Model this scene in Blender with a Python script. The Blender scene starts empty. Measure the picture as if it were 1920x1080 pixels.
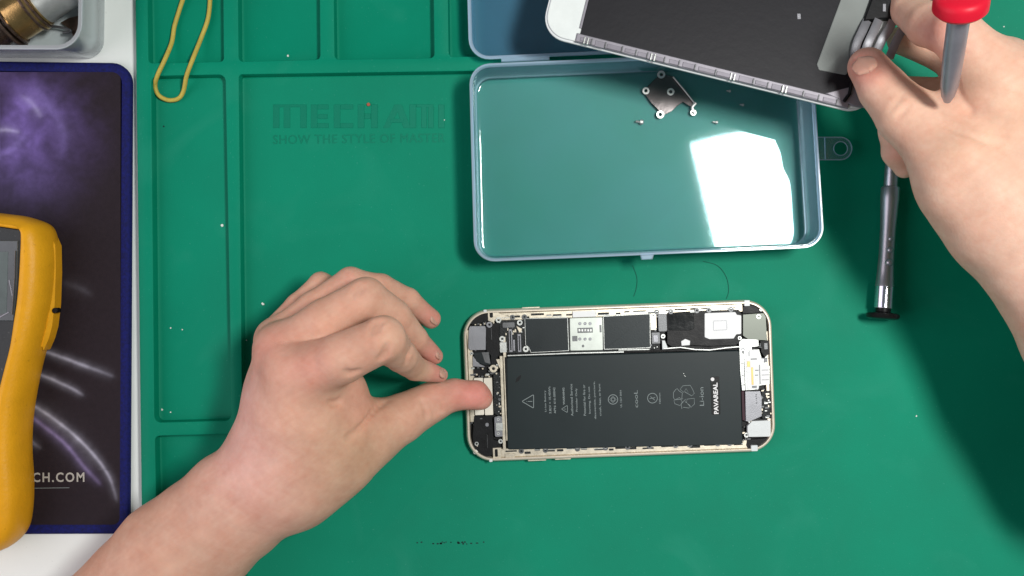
import bpy, bmesh, math, random
import numpy as np
from mathutils import Vector, Matrix
from mathutils.geometry import tessellate_polygon
R = math.radians
MM = 0.001
random.seed(4)
S = bpy.context.scene
C = S.collection

# ------------------------------------------------------------------ camera, world, lamps, exposure
CAMH = 500.0                       # mm above the working surface
K = 0.26875                        # mm per photo pixel on the working surface
cam = bpy.data.cameras.new('camera'); cam.sensor_width = 36
cam.lens = 36 * CAMH / (1920 * K); cam.clip_start = 0.01; cam.clip_end = 50
camo = bpy.data.objects.new('camera', cam); C.objects.link(camo)
camo.location = (0, 0, CAMH * MM); S.camera = camo

w = bpy.data.worlds.new('World'); S.world = w; w.use_nodes = True
bg = w.node_tree.nodes['Background']
bg.inputs[0].default_value = (0.80, 0.93, 1.0, 1); bg.inputs[1].default_value = 0.14

def area(name, loc, target, sx, sy, power, col, roll=0):
    l = bpy.data.lights.new(name, 'AREA'); l.shape = 'RECTANGLE'; l.size = sx; l.size_y = sy
    l.energy = power; l.color = col
    o = bpy.data.objects.new(name, l); C.objects.link(o); o.location = loc
    d = Vector(target) - Vector(loc)
    o.rotation_euler = (d.to_track_quat('-Z', 'Y').to_matrix() @ Matrix.Rotation(roll, 3, 'Z')).to_euler()
    return o
key = area('bench_lamp', (0.323, 0.118, 0.85), (0.323, 0.118, 0), 0.118, 0.19, 7.8, (1.0, 0.985, 0.95), R(13))
fill = area('window_light', (-0.75, -0.10, 0.50), (-0.1, -0.05, 0.03), 0.8, 0.8, 4.2, (1.0, 0.88, 0.95))

S.view_settings.view_transform = 'Standard'; S.view_settings.look = 'None'
S.view_settings.exposure = 0; S.view_settings.gamma = 1
S.render.engine = 'CYCLES'
S.cycles.transparent_max_bounces = 24

# ------------------------------------------------------------------ helpers
def P(px, py, z=0.0):
    d = (CAMH - z) / CAMH * K
    return Vector(((px - 960) * d, (540 - py) * d, z))
def pr(rpx, z): return rpx * K * (CAMH - z) / CAMH

def mat(name, col, rough=0.5, metal=0.0, var=0.0, vscale=60, bump=0.0, bscale=900, spec=0.5, sss=0.0, coat=0.0, attr=None, dirt=None):
    m = bpy.data.materials.new(name); m.use_nodes = True
    nt = m.node_tree; b = nt.nodes['Principled BSDF']
    b.inputs['Base Color'].default_value = (*col, 1)
    b.inputs['Roughness'].default_value = rough; b.inputs['Metallic'].default_value = metal
    b.inputs['Specular IOR Level'].default_value = spec if metal > .4 else spec * .42
    if coat: b.inputs['Coat Weight'].default_value = coat; b.inputs['Coat Roughness'].default_value = 0.12
    tc = nt.nodes.new('ShaderNodeTexCoord')
    src = None
    if attr:
        a = nt.nodes.new('ShaderNodeAttribute'); a.attribute_name = attr; src = a.outputs['Color']
    if var:
        n = nt.nodes.new('ShaderNodeTexNoise'); n.inputs['Scale'].default_value = vscale; n.inputs['Detail'].default_value = 6
        n.inputs['Roughness'].default_value = 0.6
        nt.links.new(tc.outputs['Object'], n.inputs['Vector'])
        mr = nt.nodes.new('ShaderNodeMapRange'); mr.inputs[1].default_value = 0.3; mr.inputs[2].default_value = 0.7
        mr.inputs[3].default_value = 1 - var; mr.inputs[4].default_value = 1 + var
        nt.links.new(n.outputs['Fac'], mr.inputs[0])
        mx = nt.nodes.new('ShaderNodeVectorMath'); mx.operation = 'SCALE'
        if src: nt.links.new(src, mx.inputs[0])
        else: mx.inputs[0].default_value = col
        nt.links.new(mr.outputs[0], mx.inputs['Scale']); src = mx.outputs[0]
        rr = nt.nodes.new('ShaderNodeMapRange'); rr.inputs[3].default_value = max(rough - var * .5, .03); rr.inputs[4].default_value = min(rough + var * .5, 1)
        nt.links.new(n.outputs['Fac'], rr.inputs[0]); nt.links.new(rr.outputs[0], b.inputs['Roughness'])
    if src: nt.links.new(src, b.inputs['Base Color'])
    if bump:
        n2 = nt.nodes.new('ShaderNodeTexNoise'); n2.inputs['Scale'].default_value = bscale; n2.inputs['Detail'].default_value = 4
        nt.links.new(tc.outputs['Object'], n2.inputs['Vector'])
        bp = nt.nodes.new('ShaderNodeBump'); bp.inputs['Distance'].default_value = 0.0003; bp.inputs['Strength'].default_value = bump
        nt.links.new(n2.outputs['Fac'], bp.inputs['Height']); nt.links.new(bp.outputs[0], b.inputs['Normal'])
    if sss:
        b.inputs['Subsurface Weight'].default_value = sss
        b.inputs['Subsurface Radius'].default_value = (1.0, 0.35, 0.2)
        b.inputs['Subsurface Scale'].default_value = 0.004
    return m

def clear_plastic(name, tint, milk, milkcol, rough=0.04, edge=0.5, ior=1.49, wave=0.0, shade=None):
    m = bpy.data.materials.new(name); m.use_nodes = True; nt = m.node_tree
    nt.nodes.clear(); N = nt.nodes.new; L = nt.links.new
    out = N('ShaderNodeOutputMaterial')
    tr = N('ShaderNodeBsdfTransparent'); tr.inputs[0].default_value = (*tint, 1)
    df = N('ShaderNodeBsdfDiffuse'); df.inputs[0].default_value = (*milkcol, 1)
    gl = N('ShaderNodeBsdfGlossy'); gl.inputs['Roughness'].default_value = rough; gl.inputs[0].default_value = (0.95, 0.98, 1, 1)
    lw = N('ShaderNodeLayerWeight'); lw.inputs[0].default_value = 0.35
    mr = N('ShaderNodeMapRange'); mr.inputs[1].default_value = 0.25; mr.inputs[2].default_value = 0.95; mr.inputs[3].default_value = milk; mr.inputs[4].default_value = edge
    L(lw.outputs['Facing'], mr.inputs[0])
    m1 = N('ShaderNodeMixShader'); L(mr.outputs[0], m1.inputs[0]); L(tr.outputs[0], m1.inputs[1]); L(df.outputs[0], m1.inputs[2])
    fr = N('ShaderNodeFresnel'); fr.inputs[0].default_value = ior
    if wave:
        tc = N('ShaderNodeTexCoord'); n = N('ShaderNodeTexNoise'); n.inputs['Scale'].default_value = 14; n.inputs['Detail'].default_value = 1
        L(tc.outputs['Object'], n.inputs['Vector'])
        bp = N('ShaderNodeBump'); bp.inputs['Distance'].default_value = 0.001; bp.inputs['Strength'].default_value = wave
        L(n.outputs['Fac'], bp.inputs['Height'])
        L(bp.outputs[0], gl.inputs['Normal'])
    if wave:
        g2 = N('ShaderNodeBsdfGlossy'); g2.inputs['Roughness'].default_value = .42; g2.inputs[0].default_value = (0.9, 0.97, 1, 1)
        mg = N('ShaderNodeMixShader'); mg.inputs[0].default_value = .22; L(gl.outputs[0], mg.inputs[1]); L(g2.outputs[0], mg.inputs[2]); gl = mg
        n3 = N('ShaderNodeTexNoise'); n3.inputs['Scale'].default_value = 22; n3.inputs['Detail'].default_value = 7; L(tc.outputs['Object'], n3.inputs['Vector'])
        ma = N('ShaderNodeMath'); ma.operation = 'MULTIPLY_ADD'; L(n3.outputs['Fac'], ma.inputs[0]); ma.inputs[1].default_value = .10; ma.inputs[2].default_value = -.045
        mb_ = N('ShaderNodeMath'); mb_.operation = 'ADD'; mb_.use_clamp = True; L(mr.outputs[0], mb_.inputs[0]); L(ma.outputs[0], mb_.inputs[1]); L(mb_.outputs[0], m1.inputs[0])
    m2 = N('ShaderNodeMixShader'); L(fr.outputs[0], m2.inputs[0]); L(m1.outputs[0], m2.inputs[1]); L(gl.outputs[0], m2.inputs[2])
    L(m2.outputs[0], out.inputs['Surface'])
    return m

class MB:
    def __init__(s): s.v = []; s.f = []
    def add(s, vs, fs):
        o = len(s.v); s.v += [tuple(x) for x in vs]; s.f += [tuple(i + o for i in f) for f in fs]; return s
    def loft(s, rings, cap0=True, cap1=True, closed=True):
        n = len(rings[0]); vs = [p for r in rings for p in r]; fs = []
        for k in range(len(rings) - 1):
            for i in range(n if closed else n - 1):
                j = (i + 1) % n
                fs.append((k * n + i, k * n + j, (k + 1) * n + j, (k + 1) * n + i))
        if cap0: fs.append(tuple(reversed(range(n))))
        if cap1: fs.append(tuple((len(rings) - 1) * n + i for i in range(n)))
        return s.add(vs, fs)
    def prism(s, pts, z0, z1, ch=0.15):
        pts = ccw(pts)
        r = [[(x, y, z0) for x, y in pts], [(x, y, z1 - ch) for x, y in pts]]
        if ch: r.append([(x, y, z1) for x, y in offset(pts, ch)])
        return s.loft(r)
    def box(s, cx, cy, wx, wy, z0, z1, ch=0.12, rot=0, rad=0):
        wx, wy = abs(wx), abs(wy)
        ch = min(ch, wx * .3, wy * .3, (z1 - z0) * .5)
        pts = rrect(wx, wy, min(rad, wx * .49, wy * .49)) if rad else [(-wx/2, -wy/2), (wx/2, -wy/2), (wx/2, wy/2), (-wx/2, wy/2)]
        c, sn = math.cos(rot), math.sin(rot)
        return s.prism([(cx + x * c - y * sn, cy + x * sn + y * c) for x, y in pts], z0, z1, ch)
    def cyl(s, cx, cy, r, z0, z1, n=20, ch=0.1):
        return s.prism([(cx + r * math.cos(2*math.pi*i/n), cy + r * math.sin(2*math.pi*i/n)) for i in range(n)], z0, z1, min(ch, r * .3))
    def ring(s, cx, cy, r0, r1, z0, z1, n=24):
        def c(r, z): return [(cx + r * math.cos(2*math.pi*i/n), cy + r * math.sin(2*math.pi*i/n), z) for i in range(n)]
        return s.loft([c(r1, z0), c(r1, z1), c(r0, z1), c(r0, z0)], False, False)
    def tube(s, pts, r, n=10, closed=False, flat=1.0):
        pts = [Vector(p) for p in pts]; rings = []
        m = len(pts)
        for i, p in enumerate(pts):
            a = pts[(i - 1) % m] if (closed or i > 0) else p
            b = pts[(i + 1) % m] if (closed or i < m - 1) else p
            t = (b - a).normalized(); up = Vector((0, 0, 1)) if abs(t.z) < .95 else Vector((1, 0, 0))
            sd = t.cross(up).normalized(); u2 = sd.cross(t).normalized()
            rr = r[i] if isinstance(r, (list, tuple)) else r
            rings.append([p + sd * rr * flat * math.cos(2*math.pi*k/n) + u2 * rr * math.sin(2*math.pi*k/n) for k in range(n)])
        if closed: rings.append(rings[0])
        return s.loft(rings, not closed, not closed)
    def lathe(s, a, b, prof, n=32):
        a, b = Vector(a), Vector(b); ax = (b - a); Ln = ax.length; ax.normalize()
        up = Vector((0, 0, 1)) if abs(ax.z) < .95 else Vector((1, 0, 0))
        u = ax.cross(up).normalized(); v = ax.cross(u).normalized()
        rings = [[a + ax * t * Ln + (u * math.cos(2*math.pi*k/n) + v * math.sin(2*math.pi*k/n)) * r for k in range(n)] for t, r in prof]
        return s.loft(rings)
    def sphere(s, c, r, n=12, sz=1.0):
        c = Vector(c)
        rings = [[c + Vector((r * math.sin(a) * math.cos(2*math.pi*k/n), r * math.sin(a) * math.sin(2*math.pi*k/n), -r * sz * math.cos(a))) for k in range(n)] for a in [math.pi * (i + .02) / (n/2 + .04) for i in range(n // 2 + 1)]]
        return s.loft(rings)
    def build(s, name, m, parent=None, smooth=False, xf=None):
        me = bpy.data.meshes.new(name)
        vs = [(x * MM, y * MM, z * MM) for x, y, z in s.v]
        if xf: vs = [tuple(xf @ Vector(p)) for p in vs]
        me.from_pydata(vs, [], s.f); me.materials.append(m)
        bm = bmesh.new(); bm.from_mesh(me); bmesh.ops.recalc_face_normals(bm, faces=bm.faces); bm.to_mesh(me); bm.free()
        if smooth:
            me.polygons.foreach_set('use_smooth', [True] * len(me.polygons))
            try: me.set_sharp_from_angle(angle=R(smooth if smooth is not True else 40))
            except Exception: pass
        o = bpy.data.objects.new(name, me); C.objects.link(o)
        if parent: o.parent = parent
        return o

def ccw(pts):
    a = sum(pts[i][0] * pts[(i+1) % len(pts)][1] - pts[(i+1) % len(pts)][0] * pts[i][1] for i in range(len(pts)))
    return list(pts) if a > 0 else list(reversed(pts))
def offset(pts, d):               # inward for d>0, ccw polygon
    n = len(pts); out = []
    for i in range(n):
        p0, p1, p2 = Vector(pts[i-1][:2]), Vector(pts[i][:2]), Vector(pts[(i+1) % n][:2])
        e1 = (p1 - p0); e2 = (p2 - p1)
        if e1.length < 1e-6: e1 = e2
        if e2.length < 1e-6: e2 = e1
        e1.normalize(); e2.normalize()
        n1 = Vector((-e1.y, e1.x)); n2 = Vector((-e2.y, e2.x)); m = n1 + n2
        q = m / max(m.length_squared, .3) * 2 * d / 1 if m.length > 1e-5 else n1 * d
        out.append((p1.x + q.x, p1.y + q.y))
    return out
def rpoly(pts, r, n=8):           # rounded polygon, r scalar or list
    out = []; m = len(pts)
    for i in range(m):
        rr = r[i] if isinstance(r, (list, tuple)) else r
        p = Vector(pts[i][:2]); a = (Vector(pts[i-1][:2]) - p); b = (Vector(pts[(i+1) % m][:2]) - p)
        al, bl = a.length, b.length; a.normalize(); b.normalize()
        if rr <= 0: out.append(tuple(p)); continue
        ang = a.angle(b); d = min(rr / math.tan(ang/2), al * .48, bl * .48)
        p0, p2 = p + a * d, p + b * d
        for k in range(n + 1):
            t = k / n; q = p0 * (1-t)**2 + p * (2*t*(1-t)) * 1.0 + p2 * t*t
            # circle-like: pull towards true arc
            c = p + (a + b).normalized() * (d / math.cos(ang/2)); v = q - c; R0 = (p0 - c).length
            out.append(tuple(c + v.normalized() * R0))
    return out
def rrect(wx, wy, r, n=8): return ccw(rpoly([(-wx/2, -wy/2), (wx/2, -wy/2), (wx/2, wy/2), (-wx/2, wy/2)], r, n))
def smooth_path(pts, n=8, closed=False):
    pts = [Vector(p) for p in pts]; m = len(pts); out = []
    rng = m if closed else m - 1
    for i in range(rng):
        g = (lambda k: pts[k % m]) if closed else (lambda k: pts[min(max(k, 0), m-1)])
        p0, p1, p2, p3 = g(i-1), g(i), g(i+1), g(i+2)
        for k in range(n):
            t = k / n
            out.append(0.5 * ((2*p1) + (p2-p0)*t + (2*p0-5*p1+4*p2-p3)*t*t + (3*p1-p0-3*p2+p3)*t**3))
    if not closed: out.append(pts[-1])
    return out
def tag(o, label, cat, group=None, kind=None):
    if label: o['label'] = label
    if cat: o['category'] = cat
    if group: o['group'] = group
    if kind: o['kind'] = kind
    return o
def empty(name, loc, label, cat, group=None, rot=(0,0,0)):
    o = bpy.data.objects.new(name, None); C.objects.link(o); o.location = loc; o.rotation_euler = rot
    o.empty_display_size = .01
    return tag(o, label, cat, group)
def child(root, o):
    """parent a mesh written in world space to a root placed elsewhere"""
    Mi = Matrix.LocRotScale(root.location, root.rotation_euler, None).inverted()
    o.data.transform(Mi); o.parent = root; return o

def text_mb(s, length, height, thick=0.05, bold=0.0, spacing=1.0):
    cu = bpy.data.curves.new('t', 'FONT'); cu.body = s; cu.size = 1; cu.offset = bold; cu.resolution_u = 3; cu.space_character = spacing
    cu.align_x = 'CENTER'; cu.align_y = 'CENTER'
    o = bpy.data.objects.new('t', cu); C.objects.link(o)
    dg = bpy.context.evaluated_depsgraph_get(); me = bpy.data.meshes.new_from_object(o.evaluated_get(dg))
    vs = np.array([v.co[:] for v in me.vertices]); fs = [tuple(p.vertices) for p in me.polygons]
    bpy.data.objects.remove(o); bpy.data.curves.remove(cu); bpy.data.meshes.remove(me)
    mn, mx = vs.min(0), vs.max(0); c = (mn + mx) / 2
    sx = length / (mx[0] - mn[0]); sy = height / (mx[1] - mn[1]) if height else sx
    top = [((v[0] - c[0]) * sx, (v[1] - c[1]) * sy, thick) for v in vs]
    mb = MB(); mb.add(top, fs)
    # side walls from boundary edges
    ec = {}
    for f in fs:
        for i in range(len(f)):
            a, b = f[i], f[(i+1) % len(f)]
            k = (min(a, b), max(a, b)); ec[k] = (ec.get(k, (0,))[0] + 1, a, b)
    n = len(mb.v)
    for k, (c_, a, b) in ec.items():
        if c_ == 1:
            A, B = top[a], top[b]
            mb.add([A, B, (B[0], B[1], 0), (A[0], A[1], 0)], [(1, 0, 3, 2)])
    return mb
def move(mb, dx, dy, dz, rot=0):
    c, s_ = math.cos(rot), math.sin(rot)
    mb.v = [(x*c - y*s_ + dx, x*s_ + y*c + dy, z + dz) for x, y, z in mb.v]; return mb

# ------------------------------------------------------------------ materials
M_mat = mat('green_rubber', (0.0012, 0.215, 0.125), 0.55, 0, 0.13, 7, 0.14, 1400, spec=0.22)
M_matdk = mat('green_rubber_lettering', (0.0012, 0.184, 0.110), 0.48, 0, 0.05, 30, 0.2, 1200, spec=0.4)
M_table = mat('white_laminate', (0.78, 0.82, 0.79), 0.35, 0, 0.03, 15, 0.05, 600)
M_box = clear_plastic('clear_polypropylene', (0.84, 0.985, 0.995), 0.065, (0.20, 0.50, 0.70), 0.045, 0.30, 1.5, 0.10)
M_lid = clear_plastic('clear_blue_polypropylene', (0.46, 0.72, 0.86), 0.18, (0.18, 0.40, 0.58), 0.10, 0.5, 1.45, 0.2)
M_rim = clear_plastic('clear_rim_plastic', (0.60, 0.80, 0.92), 0.38, (0.62, 0.80, 0.95), 0.14, 0.85, 1.5)
M_bin = clear_plastic('frosted_bin_plastic', (0.86, 0.90, 0.90), 0.40, (0.70, 0.75, 0.77), 0.2, 0.62, 1.45)
M_gold = mat('champagne_anodised', (0.74, 0.66, 0.54), 0.34, 0.35, 0.05, 80, 0.1, 2500)
M_cream = mat('bare_cream_metal', (0.66, 0.60, 0.48), 0.36, 0.6, 0.15, 300, 0.1, 2500)
M_black = mat('black_plastic', (0.006, 0.0065, 0.0075), 0.45, 0, 0.3, 200, 0.2, 1500)
M_pcb = mat('black_circuit_board', (0.010, 0.013, 0.014), 0.38, 0, 0.4, 500, 0.5, 3000)
M_shield = mat('dark_shield_film', (0.020, 0.026, 0.028), 0.38, 0.2, 0.08, 60, 0.1, 1500)
M_batt = mat('battery_black_film', (0.015, 0.024, 0.026), 0.42, 0.0, 0.10, 25, 0.03, 300)
M_print = mat('grey_print', (0.30, 0.35, 0.35), 0.6)
M_whiteprint = mat('white_print', (0.8, 0.8, 0.8), 0.5)
M_silver = mat('silver_metal', (0.52, 0.54, 0.52), 0.38, 0.75, 0.12, 200, 0.15, 2000)
M_grey = mat('grey_metal', (0.24, 0.245, 0.265), 0.42, 0.6, 0.10, 150, 0.15, 2000)
M_dgrey = mat('dull_grey_metal', (0.12, 0.125, 0.13), 0.42, 0.6, 0.15, 200, 0.15, 2000)
M_white = mat('white_sticker', (0.82, 0.84, 0.84), 0.5, 0, 0.03, 200)
M_whitepl = mat('white_plastic', (0.68, 0.72, 0.72), 0.3, 0, 0.03, 200)
M_wire = mat('copper_pad', (0.55, 0.33, 0.12), 0.4, 0.6)
M_red = mat('red_plastic', (0.62, 0.010, 0.030), 0.42, 0, 0.05, 100, 0.1, 900)
M_steel = mat('brushed_steel', (0.46, 0.46, 0.50), 0.33, 0.85, 0.10, 60, 0.1, 1500)
M_steel2 = mat('polished_steel', (0.60, 0.62, 0.70), 0.18, 0.95, 0.08, 90, 0.05, 1500)
M_band = mat('yellow_rubber', (0.50, 0.40, 0.08), 0.5, 0, 0.12, 120, 0.4, 900, sss=0.2)
M_yel = mat('yellow_rubber_holster', (0.78, 0.37, 0.012), 0.42, 0, 0.12, 45, 0.5, 700)
M_meter = mat('meter_grey_plastic', (0.035, 0.04, 0.042), 0.4, 0, 0.1, 60, 0.2, 900)
M_lens = mat('meter_window', (0.06, 0.075, 0.08), 0.14, 0, 0.35, 45, 0.05, 300, coat=0.5)
M_blue = mat('blue_stitched_edging', (0.006, 0.009, 0.095), 0.75, 0, 0.45, 700, 1.0, 1800)
M_brass = mat('brass', (0.50, 0.33, 0.13), 0.25, 0.95, 0.25, 120, 0.2, 900)
M_brown = mat('heat_stained_steel', (0.16, 0.11, 0.085), 0.3, 0.85, 0.4, 150, 0.2, 900)
M_nail = mat('fingernail', (0.56, 0.31, 0.235), 0.36, 0, 0.05, 400, 0, 900, sss=0.2)
M_skin = mat('skin', (0.55, 0.34, 0.24), 0.52, 0, 0.09, 70, 0.4, 1100, spec=0.35, sss=0.22, attr='tone')
M_pad = mat('printed_cloth', (0.02, 0.014, 0.02), 0.62, 0, 0.12, 400, 0.3, 3000, spec=0.3, attr='tone')
M_hair = mat('dark_thread', (0.01, 0.03, 0.03), 0.6)
M_speck = mat('pale_debris', (0.7, 0.75, 0.7), 0.5)
M_darkstrip = mat('dark_flex', (0.015, 0.017, 0.020), 0.32, 0.2, 0.2, 200)

def grime(m, amt=.5, scale=2600, thr=.70, colr=(.10, .42, .32)):
    nt = m.node_tree; b = nt.nodes['Principled BSDF']; src = b.inputs['Base Color'].links[0].from_socket
    tc = nt.nodes.new('ShaderNodeTexCoord')
    a = nt.nodes.new('ShaderNodeTexNoise'); a.inputs['Scale'].default_value = scale / 3; a.inputs['Detail'].default_value = 2
    c = nt.nodes.new('ShaderNodeTexNoise'); c.inputs['Scale'].default_value = 18; c.inputs['Detail'].default_value = 8; c.inputs['Distortion'].default_value = 1.2
    for n_ in (a, c): nt.links.new(tc.outputs['Object'], n_.inputs['Vector'])
    f = nt.nodes.new('ShaderNodeMapRange'); f.inputs[1].default_value = thr; f.inputs[2].default_value = thr + .05; f.inputs[4].default_value = amt
    nt.links.new(a.outputs['Fac'], f.inputs[0])
    g_ = nt.nodes.new('ShaderNodeMapRange'); g_.inputs[1].default_value = .56; g_.inputs[2].default_value = .80; g_.inputs[4].default_value = .16
    nt.links.new(c.outputs['Fac'], g_.inputs[0])
    ad = nt.nodes.new('ShaderNodeMath'); ad.operation = 'ADD'; ad.use_clamp = True; nt.links.new(f.outputs[0], ad.inputs[0]); nt.links.new(g_.outputs[0], ad.inputs[1])
    mx = nt.nodes.new('ShaderNodeMix'); mx.data_type = 'RGBA'; mx.inputs['B'].default_value = (*colr, 1)
    nt.links.new(ad.outputs[0], mx.inputs['Factor']); nt.links.new(src, mx.inputs['A']); nt.links.new(mx.outputs['Result'], b.inputs['Base Color'])
grime(M_mat, .35, 2600, .69, (.06, .34, .25))
grime(M_table, .25, 1200, .72, (.5, .52, .5)); grime(M_meter, .3, 1500, .66, (.2, .2, .2)); grime(M_yel, .3, 1500, .70, (.35, .15, .01))

# ------------------------------------------------------------------ table and mat
t = MB(); t.box(0, 0, 1600, 1200, -22, -1.5, 0.5); tag(t.build('table', M_table), None, None, kind='structure')

ZR = 6.0
def px_poly(pts, z): return [tuple(P(x, y, z)[:2]) for x, y in pts]
outer = px_poly([(250, -260), (2350, -290), (2380, 1330), (270, 1350)], ZR)
rec = [
 ([(272, -200), (418, -203), (421, 117), (277, 120)], 9),
 ([(282, 141), (424, 138), (436, 790), (288, 794)], 14),
 ([(289, 816), (438, 812), (446, 1290), (298, 1296)], 10),
 ([(443, -203), (599, -206), (602, 113), (446, 117)], 10),
 ([(622, -206), (812, -210), (816, 110), (626, 113)], 10),
 ([(836, -210), (1480, -218), (1484, 98), (840, 108)], 10),
 ([(446, 138), (1502, 122), (1498, -218), (2290, -232), (2320, 1262), (458, 1290)], 8),
]
mb = MB()
outer = ccw(rpoly(outer, 8)); loops = [[Vector((x, y, ZR)) for x, y in offset(outer, 0.6)]]
holes = []
for pts, r in rec:
    h = ccw(rpoly(px_poly(pts, ZR), r * K)); holes.append(h); loops.append([Vector((x, y, ZR)) for x, y in h])
allv = [v for l in loops for v in l]
tris = tessellate_polygon(loops)
mb.add(allv, [tuple(t_) for t_ in tris])
mb.loft([[(x, y, -1.5) for x, y in outer], [(x, y, ZR - .6) for x, y in outer], [(x, y, ZR) for x, y in offset(outer, .6)]], False, False)
for h in holes:
    prof = [(0, ZR), (.28, ZR - .12), (.45, ZR - .5), (.6, 1.0), (.8, 0.3), (1.3, 0.0)]
    mb.loft([[(x, y, z) for x, y in offset(h, d)] for d, z in prof], False, True)
g = mb.build('repair_mat', M_mat, smooth=35)
tag(g, 'large green rubber repair mat with raised ribs between sunken compartments', 'work mat')
bm = bmesh.new(); bm.from_mesh(g.data); bmesh.ops.remove_doubles(bm, verts=bm.verts, dist=1e-6); bmesh.ops.recalc_face_normals(bm, faces=bm.faces); bm.to_mesh(g.data); bm.free()
# raised lettering
L = MB()
LZ = [0]
def lrect(x0, y0, x1, y1):
    LZ[0] += 1; zt_ = .16 + .006*LZ[0]
    a, b = P(x0, y1), P(x1, y0); L.box((a.x+b.x)/2, (a.y+b.y)/2, b.x-a.x, b.y-a.y, -0.2, zt_, 0.12)
def lslant(x0, y0, x1, y1, wd):
    q = px_poly([(x0, y0), (x0 + wd, y0), (x1 + wd, y1), (x1, y1)], 0); L.prism(q, -0.2, (.13 if x1 < x0 else .17), 0.05)
T0, T1 = 196, 240
for x in (512, 532, 563): lrect(x, T0 + (0 if x == 512 else 4), x + 12, T1)
lrect(512, T0, 575, T0 + 5)
lrect(583, T0, 595, T1); lrect(596, T0, 616, T0+9); lrect(596, T0+18, 614, T0+27); lrect(596, T1-9, 616, T1)
lrect(626, T0, 638, T1); lrect(639, T0, 662, T0+9); lrect(639, T1-9, 662, T1)
lrect(671, T0, 683, T1); lrect(696, T0, 708, T1); lrect(684, T0+17, 695, T0+27)
lslant(740, T0, 718, T1, 12); lslant(740, T0, 757, T1, 13); lrect(732, T1-17, 757, T1-10)
lrect(768, T0, 780, T1); lrect(790, T0 + 4, 800, T1); lrect(781, T0, 812, T0+5); lrect(803, T0 + 4, 813, T1)
lrect(822, T0, 833, T1)
child(g, L.build('raised_lettering', M_matdk, smooth=30))
tx = text_mb('SHOW THE STYLE OF MASTER', 322 * K, 17 * K, 0.2, 0.0, 1.1); c = P(673, 260)
move(tx, c.x, c.y, 0.0, R(0.6)); child(g, tx.build('raised_motto', M_matdk))

# ------------------------------------------------------------------ dark printed pad with blue edging
padc = px_poly([(-260, 112), (246, 118), (241, 1001), (-260, 1003)], 1.5)
padp = ccw(rpoly(padc, [0, 10, 8, 0]))
pad = empty('desk_pad', P(100, 560, -1.5) * MM, 'dark printed cloth pad edged in blue, lying under the yellow meter', 'desk pad')
mb = MB(); ip = offset(padp, 4.6)
mb.loft([[(x, y, -1.49) for x, y in offset(padp, 4.9)], [(x, y, 1.2) for x, y in ip]], True, False)
child(pad, mb.build('cloth_base', M_black))
# stitched edge: swept ribbed band
eb = MB(); rings = []
prof = [(0.0, -1.49), (-0.15, 0.4), (0.3, 1.35), (1.2, 1.75), (2.6, 1.8), (4.0, 1.7), (4.75, 1.2), (4.8, -1.4)]
eb.loft([[(x, y, z) for x, y in offset(padp, d)] for d, z in prof], False, False)
child(pad, eb.build('blue_edging', M_blue, smooth=50))
# zigzag stitches along the right edge and across the bottom
st = MB()
for i in range(300):
    py = 160 + i * 2.75
    x = 245.6 - (py - 150) * 0.006
    a = P(x - 1.5, py, 1.2); b = P(x + 2.2, py + 1.2, 0.2)
    st.tube([a, b], 0.28, 5)
child(pad, st.build('edge_stitching', M_blue, smooth=True))
# printed top sheet with a colour print computed per vertex
x0, x1 = P(-260, 0, 1.5).x, P(226, 0, 1.5).x
def dist_path(X, Y, pts):
    d = np.full(X.shape, 1e9); tt = np.zeros(X.shape); n = len(pts) - 1
    for i in range(n):
        ax, ay = pts[i]; bx, by = pts[i+1]; vx, vy = bx-ax, by-ay; L2 = vx*vx+vy*vy
        t_ = np.clip(((X-ax)*vx + (Y-ay)*vy)/L2, 0, 1); dd = np.hypot(X-ax-t_*vx, Y-ay-t_*vy)
        m_ = dd < d; d = np.where(m_, dd, d); tt = np.where(m_, (i+t_)/n, tt)
    return d, tt
NX, NY = 300, 620
gx = np.linspace(-250, 226, NX); gy = np.linspace(135, 984, NY)
GX, GY = np.meshgrid(gx, gy)
def vnoise(X, Y, s, seed):
    rs = np.random.RandomState(seed); G = rs.rand(64, 64); x = X / s % 63; y = Y / s % 63
    xi = x.astype(int); yi = y.astype(int); fx = x - xi; fy = y - yi; fx = fx*fx*(3-2*fx); fy = fy*fy*(3-2*fy)
    return (G[yi, xi]*(1-fx)+G[yi, xi+1]*fx)*(1-fy)+(G[yi+1, xi]*(1-fx)+G[yi+1, xi+1]*fx)*fy
WX = GX + 26 * (vnoise(GX, GY, 45, 1) - .5) + 300; WY = GY + 26 * (vnoise(GX, GY, 45, 2) - .5)
neb = .5*vnoise(WX, WY, 60, 3) + .3*vnoise(WX, WY, 26, 4) + .2*vnoise(WX, WY, 12, 5)
blob = np.exp(-(((GX-40)/95)**2 + ((GY-235)/105)**2))
neb = np.clip(neb * 1.9 - .45, 0, 1) * blob
neb2 = np.exp(-(((GX-30)/90)**2 + ((GY-350)/60)**2)) * .25
col = np.zeros(GX.shape + (3,)); col[:] = (0.020, 0.014, 0.018)
col += (neb[..., None] * np.array([.15, .10, .34])) + (blob*.35)[..., None] * np.array([.06, .04, .15]) + neb2[..., None] * np.array([.02, .03, .06])
def streak(pts, wd, amp, c, taper=1.0):
    global col
    sp = [tuple(p)[:2] for p in smooth_path([(x, y, 0) for x, y in pts], 6)]
    d, t_ = dist_path(GX, GY, sp)
    f = (np.exp(-(d/(wd*1.15))**2) + .4*np.exp(-(d/(wd*3.4))**2)) * amp * np.clip(np.sin(np.pi*np.clip(t_*.94+.05, 0, 1)), 0, 1)**.7
    f *= .48 + .42*vnoise(GX+500, GY, 14, 9)
    col = col + f[..., None] * np.array(c)
wh = (.34, .34, .42)
streak([(50, 648), (110, 668), (170, 690), (214, 706)], 2.8, .75, wh)
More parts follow.
